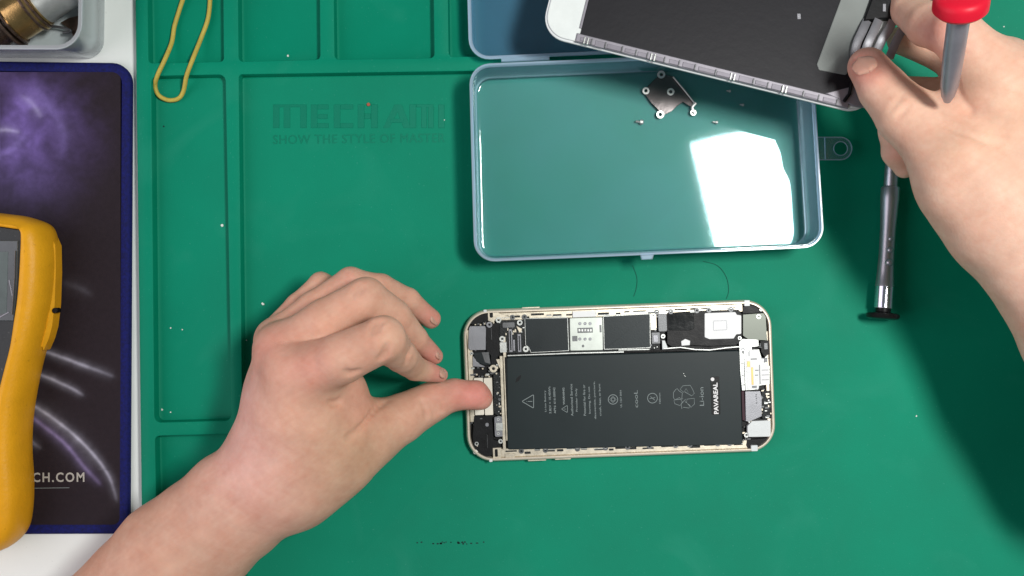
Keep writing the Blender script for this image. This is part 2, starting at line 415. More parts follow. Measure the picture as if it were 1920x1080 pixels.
streak([(40, 690), (90, 708), (130, 726), (158, 742)], 2.6, .9, wh)
streak([(20, 738), (75, 768), (130, 808), (175, 852), (205, 895), (219, 940)], 2.6, 1.0, wh)
streak([(20, 750), (70, 790), (120, 830), (160, 878), (190, 910)], 3.2, .7, (.25, .2, .4))
streak([(30, 745), (90, 782), (140, 830), (178, 880)], 8, .16, wh)
streak([(40, 800), (60, 828), (78, 842)], 3, .3, wh)
streak([(-10, 245), (15, 244), (38, 248)], 3, .55, wh)
streak([(40, 180), (62, 196), (78, 222)], 4, .35, wh)
streak([(60, 160), (90, 195), (120, 250), (110, 300)], 7, .2, (.25, .2, .5))
streak([(-20, 300), (20, 280), (50, 250)], 6, .25, (.25, .2, .5))
streak([(120, 530), (150, 540), (175, 556)], 5, .10, wh)
sh = MB(); vv = []
zs = 1.32
D = (CAMH - zs) / CAMH * K
for j in range(NY):
    for i in range(NX): vv.append(((gx[i]-960)*D, (540-gy[j])*D, zs))
ff = [(j*NX+i, (j+1)*NX+i, (j+1)*NX+i+1, j*NX+i+1) for j in range(NY-1) for i in range(NX-1)]
sh.add(vv, ff); so = sh.build('printed_cloth', M_pad, smooth=True)
ca = so.data.color_attributes.new('tone', 'FLOAT_COLOR', 'POINT')
ca.data.foreach_set('color', np.concatenate([np.clip(col, 0, 1).reshape(-1, 3), np.ones((NX*NY, 1))], 1).astype(np.float32).ravel())
child(pad, so)
tx = text_mb('REACH.COM', 142 * K, 18 * K, 0.04, 0.02, 1.25); c = P(87, 895, 1.4); move(tx, c.x, c.y, 1.36, R(.3))
child(pad, tx.build('printed_text', mat('pad_print', (.42, .40, .36), .6)))
ln = MB(); a = P(20, 916, 1.4); b = P(130, 914.5, 1.4); ln.tube([a, b], .12, 6); child(pad, ln.build('printed_line', M_print))

# ------------------------------------------------------------------ yellow multimeter
mt = empty('multimeter', P(-60, 720, 1.8) * MM, 'handheld meter in a yellow rubber holster, on the dark pad', 'multimeter')
HO = [(-330, 408), (-60, 398), (30, 403), (68, 411), (92, 424), (102, 450), (105, 500), (101, 560), (93, 608), (84, 645), (72, 690), (60, 750), (54, 800),
      (53, 850), (56, 900), (55, 950), (48, 990), (28, 1017), (0, 1032), (-60, 1042), (-330, 1040)]
IN = [(-330, 424), (-60, 420), (22, 426), (38, 432), (40, 452), (39, 480), (37, 520), (33, 565), (27, 605), (20, 650), (10, 690), (0, 730), (-8, 770),
      (-14, 830), (-16, 880), (-18, 930), (-24, 965), (-40, 990), (-70, 1005), (-140, 1015), (-330, 1018)]
MZ = 24.0
def dens(pts, z):
    sp = [tuple(P(p[0], p[1], z)[:2]) for p in smooth_path([(x, y, 0) for x, y in pts], 5)]
    return sp[::-1]
def ring_at(z, ins): return [(x, y, z) for x, y in offset(dens(HO, 9), ins)]
def ring_in(z, ins): return [(x, y, z) for x, y in offset(dens(IN, MZ), ins)]
hb = MB()
rg = [ring_at(1.9, 1.2), ring_at(4, .3), ring_at(9, 0), ring_at(14, .25), ring_at(18, 1.0), ring_at(21, 2.2), ring_at(23, 4.0)]
rg += [[tuple(Vector(a)*.45 + Vector(b)*.55) for a, b in zip(ring_at(MZ + .6, 4.5), ring_in(MZ + .6, 0))], ring_in(MZ + .3, 0), ring_in(MZ - .4, .5), ring_in(MZ - 4, .6)]
hb.loft(rg, True, False)
child(mt, hb.build('holster', M_yel, smooth=60))
fb = MB(); fb.loft([ring_in(16, .7), ring_in(21.6, .7), ring_in(22, 1.1)]); child(mt, fb.build('face_plate', M_meter, smooth=30))
lp = MB(); lp.prism(px_poly([(-230, 449), (33, 451), (32, 520), (25, 602), (-230, 600)], 23), 21.9, 22.8, .3); le = child(mt, lp.build('display_window', M_lens))
lb = MB(); lb.prism(px_poly([(-215, 470), (15, 472), (12, 588), (-215, 586)], 23), 22.7, 22.92, .05)
lo = child(mt, lb.build('display', mat('lcd', (.10, .13, .125), .2, 0, .25, 50)))
tb = MB(); ledge = [(86, 436), (100, 444), (107, 460), (108, 510), (106, 570), (101, 612), (95, 634), (84, 660), (78, 650), (90, 600), (96, 520)]
tb.prism(rpoly(px_poly(ledge, 8), 1.5, 3), 3, 12, 2.0); child(mt, tb.build('side_ridge', M_yel, smooth=30))
nt_ = MB(); c = P(103, 582, 12); nt_.cyl(c.x, c.y, 1.3, 8, 12.2); child(mt, nt_.build('side_notch', M_black))
dg = MB(); dg.tube([P(28, 470, 23.4), P(27, 520, 23.4), P(22, 590, 23.4)], .35, 6)
child(mt, dg.build('window_seal', M_dgrey))
wt = MB(); wt.box(*P(20, 540, 23)[:2], .5, 8, 22.7, 23.1, .05, .2); wt.box(*P(8, 590, 23)[:2], 5, .6, 22.7, 23.1, .05, .5)
child(mt, wt.build('tape_glint', M_grey))

# ------------------------------------------------------------------ frosted bin with metal parts
bn = empty('plastic_bin', P(50, 20, -1.5) * MM, 'open frosted plastic bin holding metal fittings, at the corner of the white table', 'bin')
BB = [(-230, -200), (201, -203), (197, 111), (-230, 109)]
base = ccw(rpoly(px_poly(BB, -1), [9, 9, 9, 9]))
ZB = 34
mb = MB()
mb.loft([[(x, y, -1.45) for x, y in offset(base, 1.2)], [(x, y, .2) for x, y in offset(base, .1)], [(x, y, ZB-1) for x, y in offset(base, -2.6)],
         [(x, y, ZB-.7) for x, y in offset(base, -3.6)], [(x, y, ZB) for x, y in offset(base, -3.5)], [(x, y, ZB) for x, y in offset(base, -1.6)],
         [(x, y, 1.4) for x, y in offset(base, 1.6)], [(x, y, .2) for x, y in offset(base, 3)]], True, True)
child(bn, mb.build('bin_body', M_bin, smooth=35))
nz = empty('air_nozzle', P(50, 20, 1) * MM, 'steel cylinder with brass collar lying in the frosted bin', 'nozzle')
zc = 15.0
A = P(-30, 70, zc); B = P(175, -60, zc)
lt = lambda a, b, prof, nm, m, par, n=40: child(par, MB().lathe(a, b, prof, n).build(nm, m, None, smooth=35))
def at(t_): return A + (B - A) * t_
lt(at(.46), at(1.0), [(0, 10.2), (.02, 10.8), (.1, 10.8), (.12, 10.6), (.93, 10.6), (.97, 11.2), (1, 10.8)], 'steel_tube', M_silver, nz)
lt(at(.24), at(.46), [(0, 11.2), (.1, 11.4), (.8, 11.4), (.86, 12.6), (1, 12.4)], 'brass_collar', M_brass, nz)
for q, rr in ((.20, 13.6), (.235, 12.6), (.42, 12.8), (.455, 12.4), (.475, 11.6)):
    lt(at(q), at(q + .022), [(0, rr - .3), (.3, rr), (.7, rr), (1, rr - .3)], 'clamp_ring', M_brown if rr > 12 else M_brass, nz)
lt(at(.02), at(.2), [(0, 8), (.1, 9), (1, 9)], 'steel_neck', M_brown, nz)
cl = MB(); cl.tube(smooth_path([P(14, 35, 20), P(24, 50, 18), P(32, 66, 14), P(36, 70, 13), P(39, 64, 14), P(34, 45, 20), P(28, 30, 24)], 6), 1.0, 8, flat=1.8); child(nz, cl.build('spring_clip', M_brown, smooth=True))
cl = MB(); cl.tube(smooth_path([P(36, 40, 20), P(46, 58, 14), P(54, 63, 12), P(58, 60, 12)], 6), .9, 8, flat=1.8); child(nz, cl.build('spring_clip', M_brown, smooth=True))
sc = MB(); c = P(8, 44, 22); sc.sphere(c, 2.4); sc.sphere(P(13, 43, 22), 1.5); child(nz, sc.build('clamp_screw', M_silver, smooth=True))
wc = MB(); wc.tube(smooth_path([P(88, 52, 4), P(105, 50, 5), P(128, 55, 5), P(132, 59, 5), P(118, 61, 5)], 6), .7, 8)
tag(wc.build('wire_clip', M_dgrey, smooth=True), 'small bent wire clip in the bin beside the steel cylinder', 'wire clip')
fp = MB(); fp.prism(px_poly([(112, 42), (128, 33), (149, 28), (150, 62), (136, 66), (128, 52)], 3), 1.6, 2.6, .2)
tag(fp.build('metal_plate', M_brown), 'brown stained metal plate at the bin floor corner', 'metal plate')

# ------------------------------------------------------------------ rubber band
pb = [(346, -12, 3), (336, 20, 2), (327, 50, 2), (322, 80, 3), (309, 112, 7.2), (296, 140, 7.2), (291, 160, 3.2), (297, 178, 2.2), (315, 187.5, 1.6), (334, 185, 1.8), (344, 171, 2.6),
      (350, 142, 7.1), (361, 112, 7.2), (377, 72, 3), (390, 35, 2), (394, -5, 2), (392, -40, 2), (372, -62, 2), (352, -45, 2)]
mb = MB(); mb.tube(smooth_path([P(x, y, z) for x, y, z in pb], 6, True), 1.1, 10, True, 1.0)
tag(mb.build('rubber_band', M_band, smooth=True), 'yellow rubber band lying across the mat rib', 'rubber band')

# ------------------------------------------------------------------ clear storage box with open lid
ZX = 24.0
bx = empty('storage_box', P(1210, 300, 0.0) * MM, 'clear plastic parts box, opened flat on the green mat, holding a metal bracket', 'storage box')
rim = [(879, 120), (1524, 92), (1547, 464), (889, 492)]
rp = ccw(rpoly(px_poly(rim, ZX), [10, 10, 10, 10]))
def rs(ins, z): return [(x, y, z) for x, y in offset(rp, ins)]
mb = MB()
mb.loft([rs(4.0, .25), rs(2.6, .25), rs(2.0, .9), rs(1.0, ZX - 2.4), rs(1.7, ZX - 2.4), rs(2.7, 2.4), rs(3.3, 1.35), rs(4.2, 1.1)], True, True)
child(bx, mb.build('box_shell', M_box, smooth=40))
mb = MB(); mb.loft([rs(1.1, ZX - 2.6), rs(.2, ZX - 2.4), rs(0, ZX - .5), rs(0.2, ZX), rs(.95, ZX), rs(1.15, ZX - .3), rs(1.5, ZX - 2.2), rs(1.1, ZX - 2.6)], False, False)
child(bx, mb.build('box_rim', M_rim, smooth=50))
# hanging tab
tz = 8
tb = MB()
tabp = px_poly([(1534, 258), (1576, 256)], tz)
cx, cy = P(1576, 278.5, tz)[:2]; r1 = 21 * K * .985; r0 = 13 * K * .985; n = 40
x_l = P(1530, 0, tz).x
outer_r = []; inner_r = []
for k in range(n):
    a = 2*math.pi*k/n; dx, dy = math.cos(a), math.sin(a)
    inner_r.append((cx + r0*dx, cy + r0*dy))
    if dx >= -1e-6: outer_r.append((cx + r1*dx, cy + r1*dy))
    else:
        s_ = min(r1 / max(abs(dy), 1e-4), (cx - x_l) / max(abs(dx), 1e-4)); outer_r.append((cx + s_*dx, cy + s_*dy))
T = tz; H_ = .9
tb.loft([[(x, y, T-H_) for x, y in inner_r], [(x, y, T-H_) for x, y in outer_r], [(x, y, T) for x, y in outer_r], [(x, y, T) for x, y in inner_r], [(x, y, T-H_) for x, y in inner_r]], False, False)
M_tab = clear_plastic('tab_plastic', (.80, .92, .96), .10, (.4, .6, .7), .1, .5)
child(bx, tb.build('hanging_tab', M_tab))
tb = MB()
edge = [(x_l, cy + r1), *[(cx + r1*math.cos(a), cy + r1*math.sin(a)) for a in [R(90 - 9*i) for i in range(21)]], (x_l, cy - r1)]
tb.tube([(x, y, T+.1) for x, y in edge], .28, 6)
tb.tube([(cx + r0*math.cos(R(15*i)), cy + r0*math.sin(R(15*i)), T+.1) for i in range(24)], .26, 6, True)
a = P(1546, 258, T); b = P(1547, 300, T); tb.tube([(a.x, cy+r1, T+.2), (b.x, cy-r1, T+.2)], .3, 6)
child(bx, tb.build('tab_edge', M_rim, smooth=True))
lt_ = MB(); lt_.prism(px_poly([(1200, 474), (1228, 473), (1224, 486), (1204, 487)], ZX), ZX - 3, ZX - .6, .4); child(bx, lt_.build('front_latch', M_rim))
# lid opened flat behind
ZL = 14.0
lr = [(868, -320), (1498, -348), (1516, 84), (880, 112)]
lp_ = ccw(rpoly(px_poly(lr, ZL), [10]*4))
def ls(ins, z): return [(x, y, z) for x, y in offset(lp_, ins)]
mb = MB(); mb.loft([ls(3.6, 4.6), ls(3, 4.6), ls(2.2, 5), ls(.9, ZL - 1.2), ls(1.7, ZL - 1.2), ls(3.2, 6), ls(4, 5.6)], True, True)
child(bx, mb.build('lid', M_lid, smooth=40))
mb = MB(); mb.loft([ls(.9, ZL-1.3), ls(-.1, ZL-1.2), ls(-.1, ZL-.2), ls(.5, ZL), ls(1.4, ZL), ls(1.7, ZL-1.2), ls(.9, ZL-1.3)], False, False)
child(bx, mb.build('lid_rim', M_rim, smooth=50))
for hx in (985, 1420):
    hb_ = MB(); a = P(hx - 45, 117 - (hx-880)*.043, 16); b = P(hx + 45, 113.2 - (hx-880)*.043, 16); hb_.tube([a, b], 1.1, 8)
    child(bx, hb_.build('hinge', M_rim, smooth=True))

# metal bracket in the box
zb = 1.3
br = empty('shield_bracket', P(1250, 180, zb) * MM, 'dark metal shield bracket with screw eyelets, lying in the clear box', 'bracket')
Z = lambda X, Y, z=zb: P(1150 + X/5.4, 100 + Y/5.4, z)
def zp(pts, z=zb): return [tuple(Z(x, y, z)[:2]) for x, y in pts]
pl = MB(); pl.prism(zp([(395, 285), (445, 240), (480, 215), (540, 225), (600, 240), (660, 310), (760, 420), (835, 515), (800, 545), (760, 540), (700, 500), (640, 540), (590, 590), (510, 630), (450, 580), (380, 510), (320, 420), (340, 345)]), 2.2, 2.9, .2)
M_brk = mat('dark_nickel', (.10, .09, .09), .22, .9, .2, 60, .1, 400)
child(br, pl.build('plate', M_brk))
for (X, Y, rr) in ((485, 215, 1.9), (580, 390, 1.8), (330, 380, 1.7), (475, 620, 1.9), (810, 600, 1.5)):
    e = MB(); c = Z(X, Y, 3); e.ring(c.x, c.y, rr*.5, rr*1.02, 2.1, 3.3); child(br, e.build('eyelet', M_silver, smooth=40))
e = MB(); e.tube([Z(605, 238, 4), Z(720, 375, 4), Z(828, 512, 4)], .38, 8); child(br, e.build('folded_lip', M_silver, smooth=True))
e = MB(); e.tube(smooth_path([Z(835, 500, 3.5), Z(800, 545, 3.2), Z(810, 580, 3), Z(825, 605, 3)], 5), .45, 8, flat=1.6); child(br, e.build('spring_arm', M_silver, smooth=True))
for (X, Y, s_, lb_) in ((265, 690, 1.5, 'tiny silver screw nearest below-left of the bracket'), (1165, 380, .8, 'tiny screw just under the raised display edge'), (1298, 520, .8, 'tiny screw farthest right of the bracket'), (1030, 695, 1.0, 'tiny screw above the white lamp reflection in the box')):
    q = Z(X, Y, 1.3); e = MB(); e.lathe((q.x - s_*1.3, q.y, 1.9), (q.x + s_*1.3, q.y - .4*s_, 2.1), [(0, s_*.4), (.55, s_*.4), (.56, s_*.85), (.9, s_*.85), (1, s_*.5)], 12)
    tag(e.build('screw', M_silver, smooth=30), lb_, 'screw', 'loose screws in the clear box')

# ------------------------------------------------------------------ smartphone
TH = R(2.1); PC = P(1161.5, 714.3, 6.5)
ph = empty('smartphone', Vector((PC.x, PC.y, 0.02)) * MM, 'opened gold smartphone chassis showing black battery and circuit boards', 'smartphone', rot=(0, 0, TH))
def loc(px, py):
    q = P(px, py, 6.0) - Vector((PC.x, PC.y, 6.0)); c, s_ = math.cos(-TH), math.sin(-TH)
    return (q.x*c - q.y*s_, q.x*s_ + q.y*c)
def z1(X, Y): return loc(860 + X/3.274, 550 + Y/3.274)
def z2(X, Y): return loc(1160 + X/3.274, 550 + Y/3.274)
def z3(X, Y): return loc(860 + X/7.2, 550 + Y/7.2)
LX, LY = 154.4, 76.1
fo = rrect(LX, LY, 13.5, 12)
def fr(ins, z): return [(x, y, z) for x, y in offset(fo, ins)]
mb = MB(); mb.loft([fr(3, 0), fr(1.2, .3), fr(.3, 1.3), fr(0, 2.8), fr(.1, 4.4), fr(.5, 5.6), fr(.8, 6.2), fr(1.2, 6.45), fr(1.75, 6.4), fr(1.9, 5.2), fr(2.1, 1.6)], True, True)
mb.build('housing', M_gold, ph, smooth=50)
mb = MB(); mb.loft([fr(1.9, 1.7), fr(1.9, 2.2), fr(2.3, 2.4)]); mb.build('floor_plate', M_black, ph)
def parts(name, items, m, par=ph, smooth=False, rad=0):
    mb = MB()
    for it in items:
        zf, X0, Y0, X1, Y1, a, b = it[:7]
        p, q = zf((X0+X1)/2, (Y0+Y1)/2), 0
        wx = abs(X1 - X0); wy = abs(Y1 - Y0); sc_ = (3.274 if zf is not z3 else 7.2)
        f = K * .988 / sc_
        mb.box(p[0], p[1], wx*f, wy*f, a, b, .12, 0, it[7] if len(it) > 7 else rad)
    return mb.build(name, m, par, smooth)
def polyp(name, zf, pts, a, b, m, par=ph, ch=.12, rnd=0):
    q = [zf(x, y) for x, y in pts]
    if rnd: q = rpoly(q, rnd, 4)
    return MB().prism(q, a, b, ch).build(name, m, par)
def screws(items, par=ph):
    for zf, X, Y, rr, m_ in items:
        x, y = zf(X, Y); sc_ = 3.274 if zf is not z3 else 7.2; r_ = rr*K/sc_
        mb = MB(); mb.cyl(x, y, r_*.95, 3, 5.0, 16, .12); mb.ring(x, y, r_*.55, r_, 4.9, 5.3, 18)
        o = mb.build('screw', m_, par, smooth=30)
        mb = MB(); mb.cyl(x, y, r_*.42, 4.9, 5.08, 8, .02); mb.build('screw_recess', M_black, o)
# rails of bare metal along both long sides
def band(v0, v1, u0, u1, z0_, z1_): 
    mb = MB(); mb.box((u0+u1)/2, (v0+v1)/2, u1-u0, v1-v0, z0_, z1_, .15); return mb
r_ = MB()
r_.box(0, LY/2 - 4.0, 126, 3.9, 2, 4.6, .3); r_.box(0, -LY/2 + 4.1, 126, 4.3, 2, 4.8, .3)
r_.box(-LX/2 + 3.4, 5, 2.4, 46, 2, 4.5, .2); r_.box(-LX/2+20.6, -2, 1.6, 52, 2, 4.9, .2)
r_.box(LX/2 - 3.0, -4, 1.7, 52, 2, 4.5, .2)
r_.build('side_rails', M_cream, ph)
# clips, slots and springs along the rails
sl = MB(); hl = MB(); ed = MB()
random.seed(11)
for side, v in ((1, LY/2 - 3.9), (-1, -LY/2 + 4.2)):
    u = -58
    while u < 58:
        L_ = random.uniform(2.2, 6.5)
        MB().box(u + L_/2, v + side*random.uniform(-1.1, .5), L_, random.uniform(.6, 1.2), 4.2, 4.95, .05, 0, .2).build('rail_slot', M_pcb, ph)
        if random.random() < .6: MB().box(u + L_/2, v - side*random.uniform(.2, 1.2), L_*1.1, .35, 4.4, 5.25, .05).build('rail_spring', M_silver, ph)
        u += L_ + random.uniform(.8, 4)
    for u in [-50, -38, -22, -8, 3, 14, 27, 34, 48, 54] if side < 0 else [-52, -46, 20, 27, 40, 46, 57]:
        bo = MB().ring(u, v - side*.6, .55, 1.3, 4.4, 5.3, 14).build('clip_boss', M_dgrey, ph, smooth=40); MB().cyl(u, v - side*.6, .55, 4.6, 4.98, 10).build('boss_hole', M_pcb, bo)
# battery
bt = MB(); bq = [z1(292, 392), z2(745, 350), z2(765, 930), z1(300, 962)]
bt.prism(rpoly(bq, 1.2, 4), 2.4, 5.5, .45); bto = bt.build('battery', M_batt, ph, smooth=30)
sc1 = MB(); sc1.prism([z1(348, 548), z1(356, 520), z1(384, 500), z1(380, 522), z1(366, 540)], 5.49, 5.53, .01); sc1.build('scuff', M_black, bto)
parts('battery_tape', [(z1, 292, 392, 306, 955, 2.4, 5.2)], M_black, bto)
ft = MB(); a = z1(300, 380); b = z2(740, 345); ft.tube([(a[0], a[1]+.3, 5.1), (b[0], b[1]+.2, 5.1)], .35, 6); ft.build('battery_edge', M_black, bto)
ZT = 5.5
def btext(s_, zf, X, Y, length, h, bold=0.0, m=M_print, nm='printed_text', par=bto, rot=R(90), z=ZT, sp=1.0):
    f = K*.988/3.274; tx = text_mb(s_, length*f, h*f, .03, bold, sp); x, y = zf(X, Y); move(tx, x, y, z, rot + 0); return tx.build(nm, m, par)
btext('Li-ion Battery', z1, 533, 662, 130, 13); btext('3.82V = 10.45Wh', z1, 560, 656, 165, 13); btext('APN: 616-00042', z1, 589, 658, 160, 13)
btext('WARNING', z1, 645, 632, 104, 12, .01); btext('Authorized Service', z1, 694, 655, 196, 14); btext('Provider Only', z1, 725, 655, 142, 14)
btext('Potential for fire or', z1, 772, 656, 190, 14); btext('burning. Do not', z1, 804, 656, 165, 14)
btext('disassemble, puncture,', z1, 837, 657, 230, 14); btext('crush, heat, or burn', z1, 868, 655, 195, 14)
btext('UL 1227 2054', z2, 14, 648, 105, 10); btext('cooL', z2, 107, 648, 106, 22, -.012); btext('100mm', z2, 253, 645, 66, 9)
btext('Li-ion', z2, 510, 634, 112, 26, -.01)
def tri_outline(pts, wd, z=ZT):
    mb = MB(); mb.tube([(x, y, z+.02) for x, y in pts], wd, 6, True); return mb
def sym(name, mbs, m=M_print):
    a = MB()
    for q in mbs: a.add(q.v, q.f)
    return a.build(name, m, bto)
def zt(zf, pts): return [zf(*p) for p in pts]
sym('warning_symbol', [tri_outline(rpoly(zt(z1, [(388, 664), (460, 622), (460, 706)]), .3, 3), .17), MB().tube([(*z1(452, 664), ZT+.02), (*z1(425, 664), ZT+.02)], .15, 6), MB().cyl(*z1(418, 664), .16, ZT, ZT+.05, 8)])
sym('warning_symbol', [tri_outline(rpoly(zt(z1, [(631, 711), (668, 688), (668, 733)]), .2, 3), .12), MB().tube([(*z1(660, 711), ZT+.02), (*z1(646, 711), ZT+.02)], .1, 6)])
def circ(zf, X, Y, rr, wd):
    x, y = zf(X, Y); r2 = rr*K*.988/3.274; return MB().tube([(x + r2*math.cos(R(12*i)), y + r2*math.sin(R(12*i)), ZT+.02) for i in range(30)], wd, 6, True)
sym('round_mark', [circ(z1, 948, 652, 29, .16), circ(z1, 948, 652, 10, .12), tri_outline(zt(z1, [(928, 652), (948, 632), (968, 652), (948, 672)]), .13)])
sym('round_mark', [circ(z2, 208, 644, 30, .15), MB().tube([(*z2(222, 656), ZT+.02), (*z2(196, 634), ZT+.02)], .12, 6), MB().tube([(*z2(225, 640), ZT+.02), (*z2(190, 648), ZT+.02)], .12, 6)])
rc = [[(350, 592), (360, 585), (372, 600), (392, 612), (388, 650), (398, 648), (345, 655), (337, 640), (337, 610)],
      [(378, 590), (395, 568), (440, 565), (455, 590), (465, 615), (450, 630), (405, 605), (428, 608), (415, 585), (400, 608)],
      [(340, 658), (375, 640), (392, 668), (378, 690), (345, 678)],
      [(388, 710), (385, 680), (412, 650), (408, 665), (440, 690), (432, 705), (400, 700)],
      [(420, 650), (465, 645), (466, 680), (445, 700), (418, 672)]]
sym('recycling_symbol', [tri_outline(zt(z2, q), .11) for q in rc])
stk = parts('black_sticker', [(z2, 568, 512, 622, 745, ZT, ZT+.12, .6)], M_black, bto)
btext('PAVAREAL', z2, 597, 645, 192, 28, .03, M_whiteprint, 'brand_text', stk, z=ZT+.12)
MB().cyl(*z2(577, 528), .95, ZT+.1, ZT+.2, 16).build('brand_dot', M_whiteprint, stk)
sp_ = MB()
for X, Y in ((405, 505), (410, 510), (400, 493)): sp_.cyl(*z2(X, Y), .25, ZT, ZT+.2, 6)
sp_.build('surface_fleck', M_silver, bto)
# separators
parts('battery_wall', [(z1, 262, 385, 280, 960, 2.4, 5.3)], M_cream)
mb = MB(); mb.tube([(*z1(300, 383), 5.2), (*z1(690, 368), 5.2), (*z1(1014, 360), 5.2)], .45, 6); mb.tube([(*z2(0, 348), 5.2), (*z2(190, 345), 5.2)], .35, 6)
mb.tube([(*q, 5.2) for q in [z2(280, 340), z2(380, 332), z2(470, 345), z2(560, 348), z2(660, 335), z2(740, 328)]], .4, 6)
mb.build('board_edge_rail', M_silver, ph, smooth=True)
polyp('board_seam', z1, [(440, 374), (690, 364), (1014, 356), (1014, 366), (690, 378), (440, 386)], 5.0, 5.3, M_black)
# logic board
lbp = MB(); lbp.prism([z1(250, 150), z1(700, 135), z2(0, 110), z2(240, 100), z2(240, 345), z1(1014, 352), z1(440, 370), z1(250, 372)], 2.4, 4.2, .1); lbo = lbp.build('logic_board', M_pcb, ph)
def cover(nm, zf, pts, par):
    q = rpoly(zt(zf, pts), .5, 3); o = MB().prism(q, 4.0, 4.95, .2).build(nm, M_silver, par)
    q = ccw(q); MB().prism(offset(q, .42), 4.9, 5.12, .08).build('cover_film', M_shield, o); return o
cover('shield_cover', z1, [(403, 152), (672, 146), (680, 356), (442, 368), (428, 335), (408, 320)], lbo)
cover('shield_cover', lambda X, Y: loc(860 + X/3.274, 550 + Y/3.274), [(886, 138), (1180, 122), (1182, 338), (892, 348)], lbo)
parts('sim_label', [(z1, 700, 108, 842, 146, 4.6, 5.4)], M_white, lbo)
sr = cover('sim_reader', z1, [(682, 152), (884, 146), (888, 350), (686, 354)], lbo)
for o in list(sr.children): bpy.data.objects.remove(o)
sr.data.materials[0] = mat('sim_metal', (.48, .52, .48), .4, .5, .08, 200)
sx = MB(); 
for X in (745, 777, 808): sx.cyl(*z1(X, 186), .75, 4.9, 5.25, 12); sx.cyl(*z1(X, 281), .75, 4.9, 5.25, 12)
sx.build('contact_pin', M_grey, sr, smooth=30)
parts('contact_block', [(z1, 730, 212, 824, 243, 4.9, 5.1), (z1, 757, 316, 772, 332, 4.9, 5.05, .5), (z1, 866, 195, 878, 240, 4.9, 5.05), (z1, 698, 262, 730, 295, 4.9, 5.0)], M_dgrey, sr)
cc = MB()
for X in (742, 760, 778, 796, 812): cc.box(*z1(X, 227), .9, 1.2, 5.08, 5.2)
cc.build('contact_spring', M_silver, sr)
# board components
parts('connector', [(z1, 308, 220, 330, 362, 4, 5.0), (z1, 334, 285, 346, 355, 4, 4.8)], M_grey, lbo)
parts('connector', [(z1, 362, 250, 384, 362, 4, 4.9)], M_grey, lbo)
parts('connector_core', [(z1, 314, 232, 323, 350, 4.9, 5.08), (z1, 369, 262, 377, 352, 4.8, 4.98)], M_pcb, lbo)
parts('flex_bridge', [(z1, 268, 178, 345, 212, 4, 4.9, .7)], M_dgrey, lbo)
parts('foil_pad', [(z1, 252, 300, 295, 364, 4.2, 5.1, .4)], M_silver, lbo)
polyp('earth_clip', z1, [(352, 200), (390, 218), (384, 240), (372, 242)], 4.2, 5.1, M_cream, lbo)
screws([(z1, 244, 164, 17, M_silver), (z1, 375, 180, 17, M_silver), (z1, 267, 280, 17, M_silver), (z1, 412, 343, 18, M_silver), (z1, 188, 193, 18, M_grey)])
random.seed(5)
tiny = ('silver_component', M_silver); tiny2 = ('dark_component', M_dgrey); tiny3 = ('contact_pad', M_cream)
def sprinkle(n, zf, X0, Y0, X1, Y1, z=4.2):
    for _ in range(n):
        x, y = zf(random.uniform(X0, X1), random.uniform(Y0, Y1)); q = random.choice([tiny, tiny2, tiny2, tiny3])
        w_, h_ = random.choice([(1.2, .6), (.6, 1.1), (.8, .8), (1.8, .9), (.5, .5)]); MB().box(x, y, w_, h_, z-.4, z + random.uniform(.2, .7), .05).build(q[0], q[1], lbo)
sprinkle(26, z1, 80, 455, 235, 515, 4.3); sprinkle(16, z1, 70, 165, 255, 195, 4.2); sprinkle(12, z1, 215, 180, 300, 370); sprinkle(12, z1, 300, 170, 400, 250)
sprinkle(22, z1, 232, 420, 262, 740, 4.4); sprinkle(20, z1, 60, 760, 250, 1000, 4.5); sprinkle(26, z2, 870, 590, 940, 770, 4.6); sprinkle(12, z2, 195, 110, 300, 340, 4.4)
sprinkle(12, z2, 765, 780, 820, 920, 4.4); sprinkle(10, z2, 870, 290, 930, 400, 4.4); sprinkle(10, z1, 70, 350, 110, 470, 4.2)
# left end: cameras, foam, taptic, flex
polyp('corner_block', z1, [(75, 165), (100, 140), (150, 118), (180, 118), (185, 170), (80, 195)], 2.4, 5.0, M_black)
polyp('upper_bracket', z1, [(178, 112), (225, 112), (300, 140), (330, 150), (300, 165), (225, 160), (215, 180), (180, 168)], 3, 5.1, M_cream)
parts('bracket_slot', [(z1, 190, 112, 210, 150, 5.0, 5.3, .6)], M_black)
fl = polyp('front_camera', z1, [(62, 215), (70, 202), (162, 200), (168, 215), (166, 348), (70, 350), (58, 335)], 2.4, 5.4, M_grey, rnd=.3)
polyp('side_flex', z1, [(168, 190), (250, 180), (250, 380), (232, 400), (232, 440), (200, 450), (196, 380), (168, 350)], 2.4, 4.9, M_black)
mb = MB(); mb.tube([(*z1(200, 215), 4.95), (*z1(202, 285), 4.95)], .13, 6); mb.build('flex_crease', M_dgrey, ph)
polyp('flex_loop', z1, [(85, 365), (180, 358), (198, 440), (150, 440), (110, 420)], 4.0, 5.2, M_shield)
polyp('flex_sheen', z1, [(140, 362), (185, 360), (196, 435), (160, 425)], 5.15, 5.3, M_dgrey)
polyp('ground_plate', z1, [(85, 390), (105, 405), (130, 435), (160, 448), (160, 455), (85, 450)], 4.2, 5.0, M_grey)
for q in ((96, 520, 152, 748), (157, 520, 208, 748)):
    parts('foam_block', [(z1, *q, 2.5, 5.7, .4)], mat('cream_foam', (.78, .74, .64), .7, 0, .05, 300))
polyp('connector_strip', z1, [(212, 500), (252, 480), (262, 700), (250, 760), (215, 740)], 2.6, 4.4, M_pcb)
polyp('sensor_block', z1, [(95, 755), (205, 752), (215, 900), (250, 910), (235, 945), (200, 1000), (130, 1010), (95, 985), (85, 880)], 2.4, 5.0, M_black)
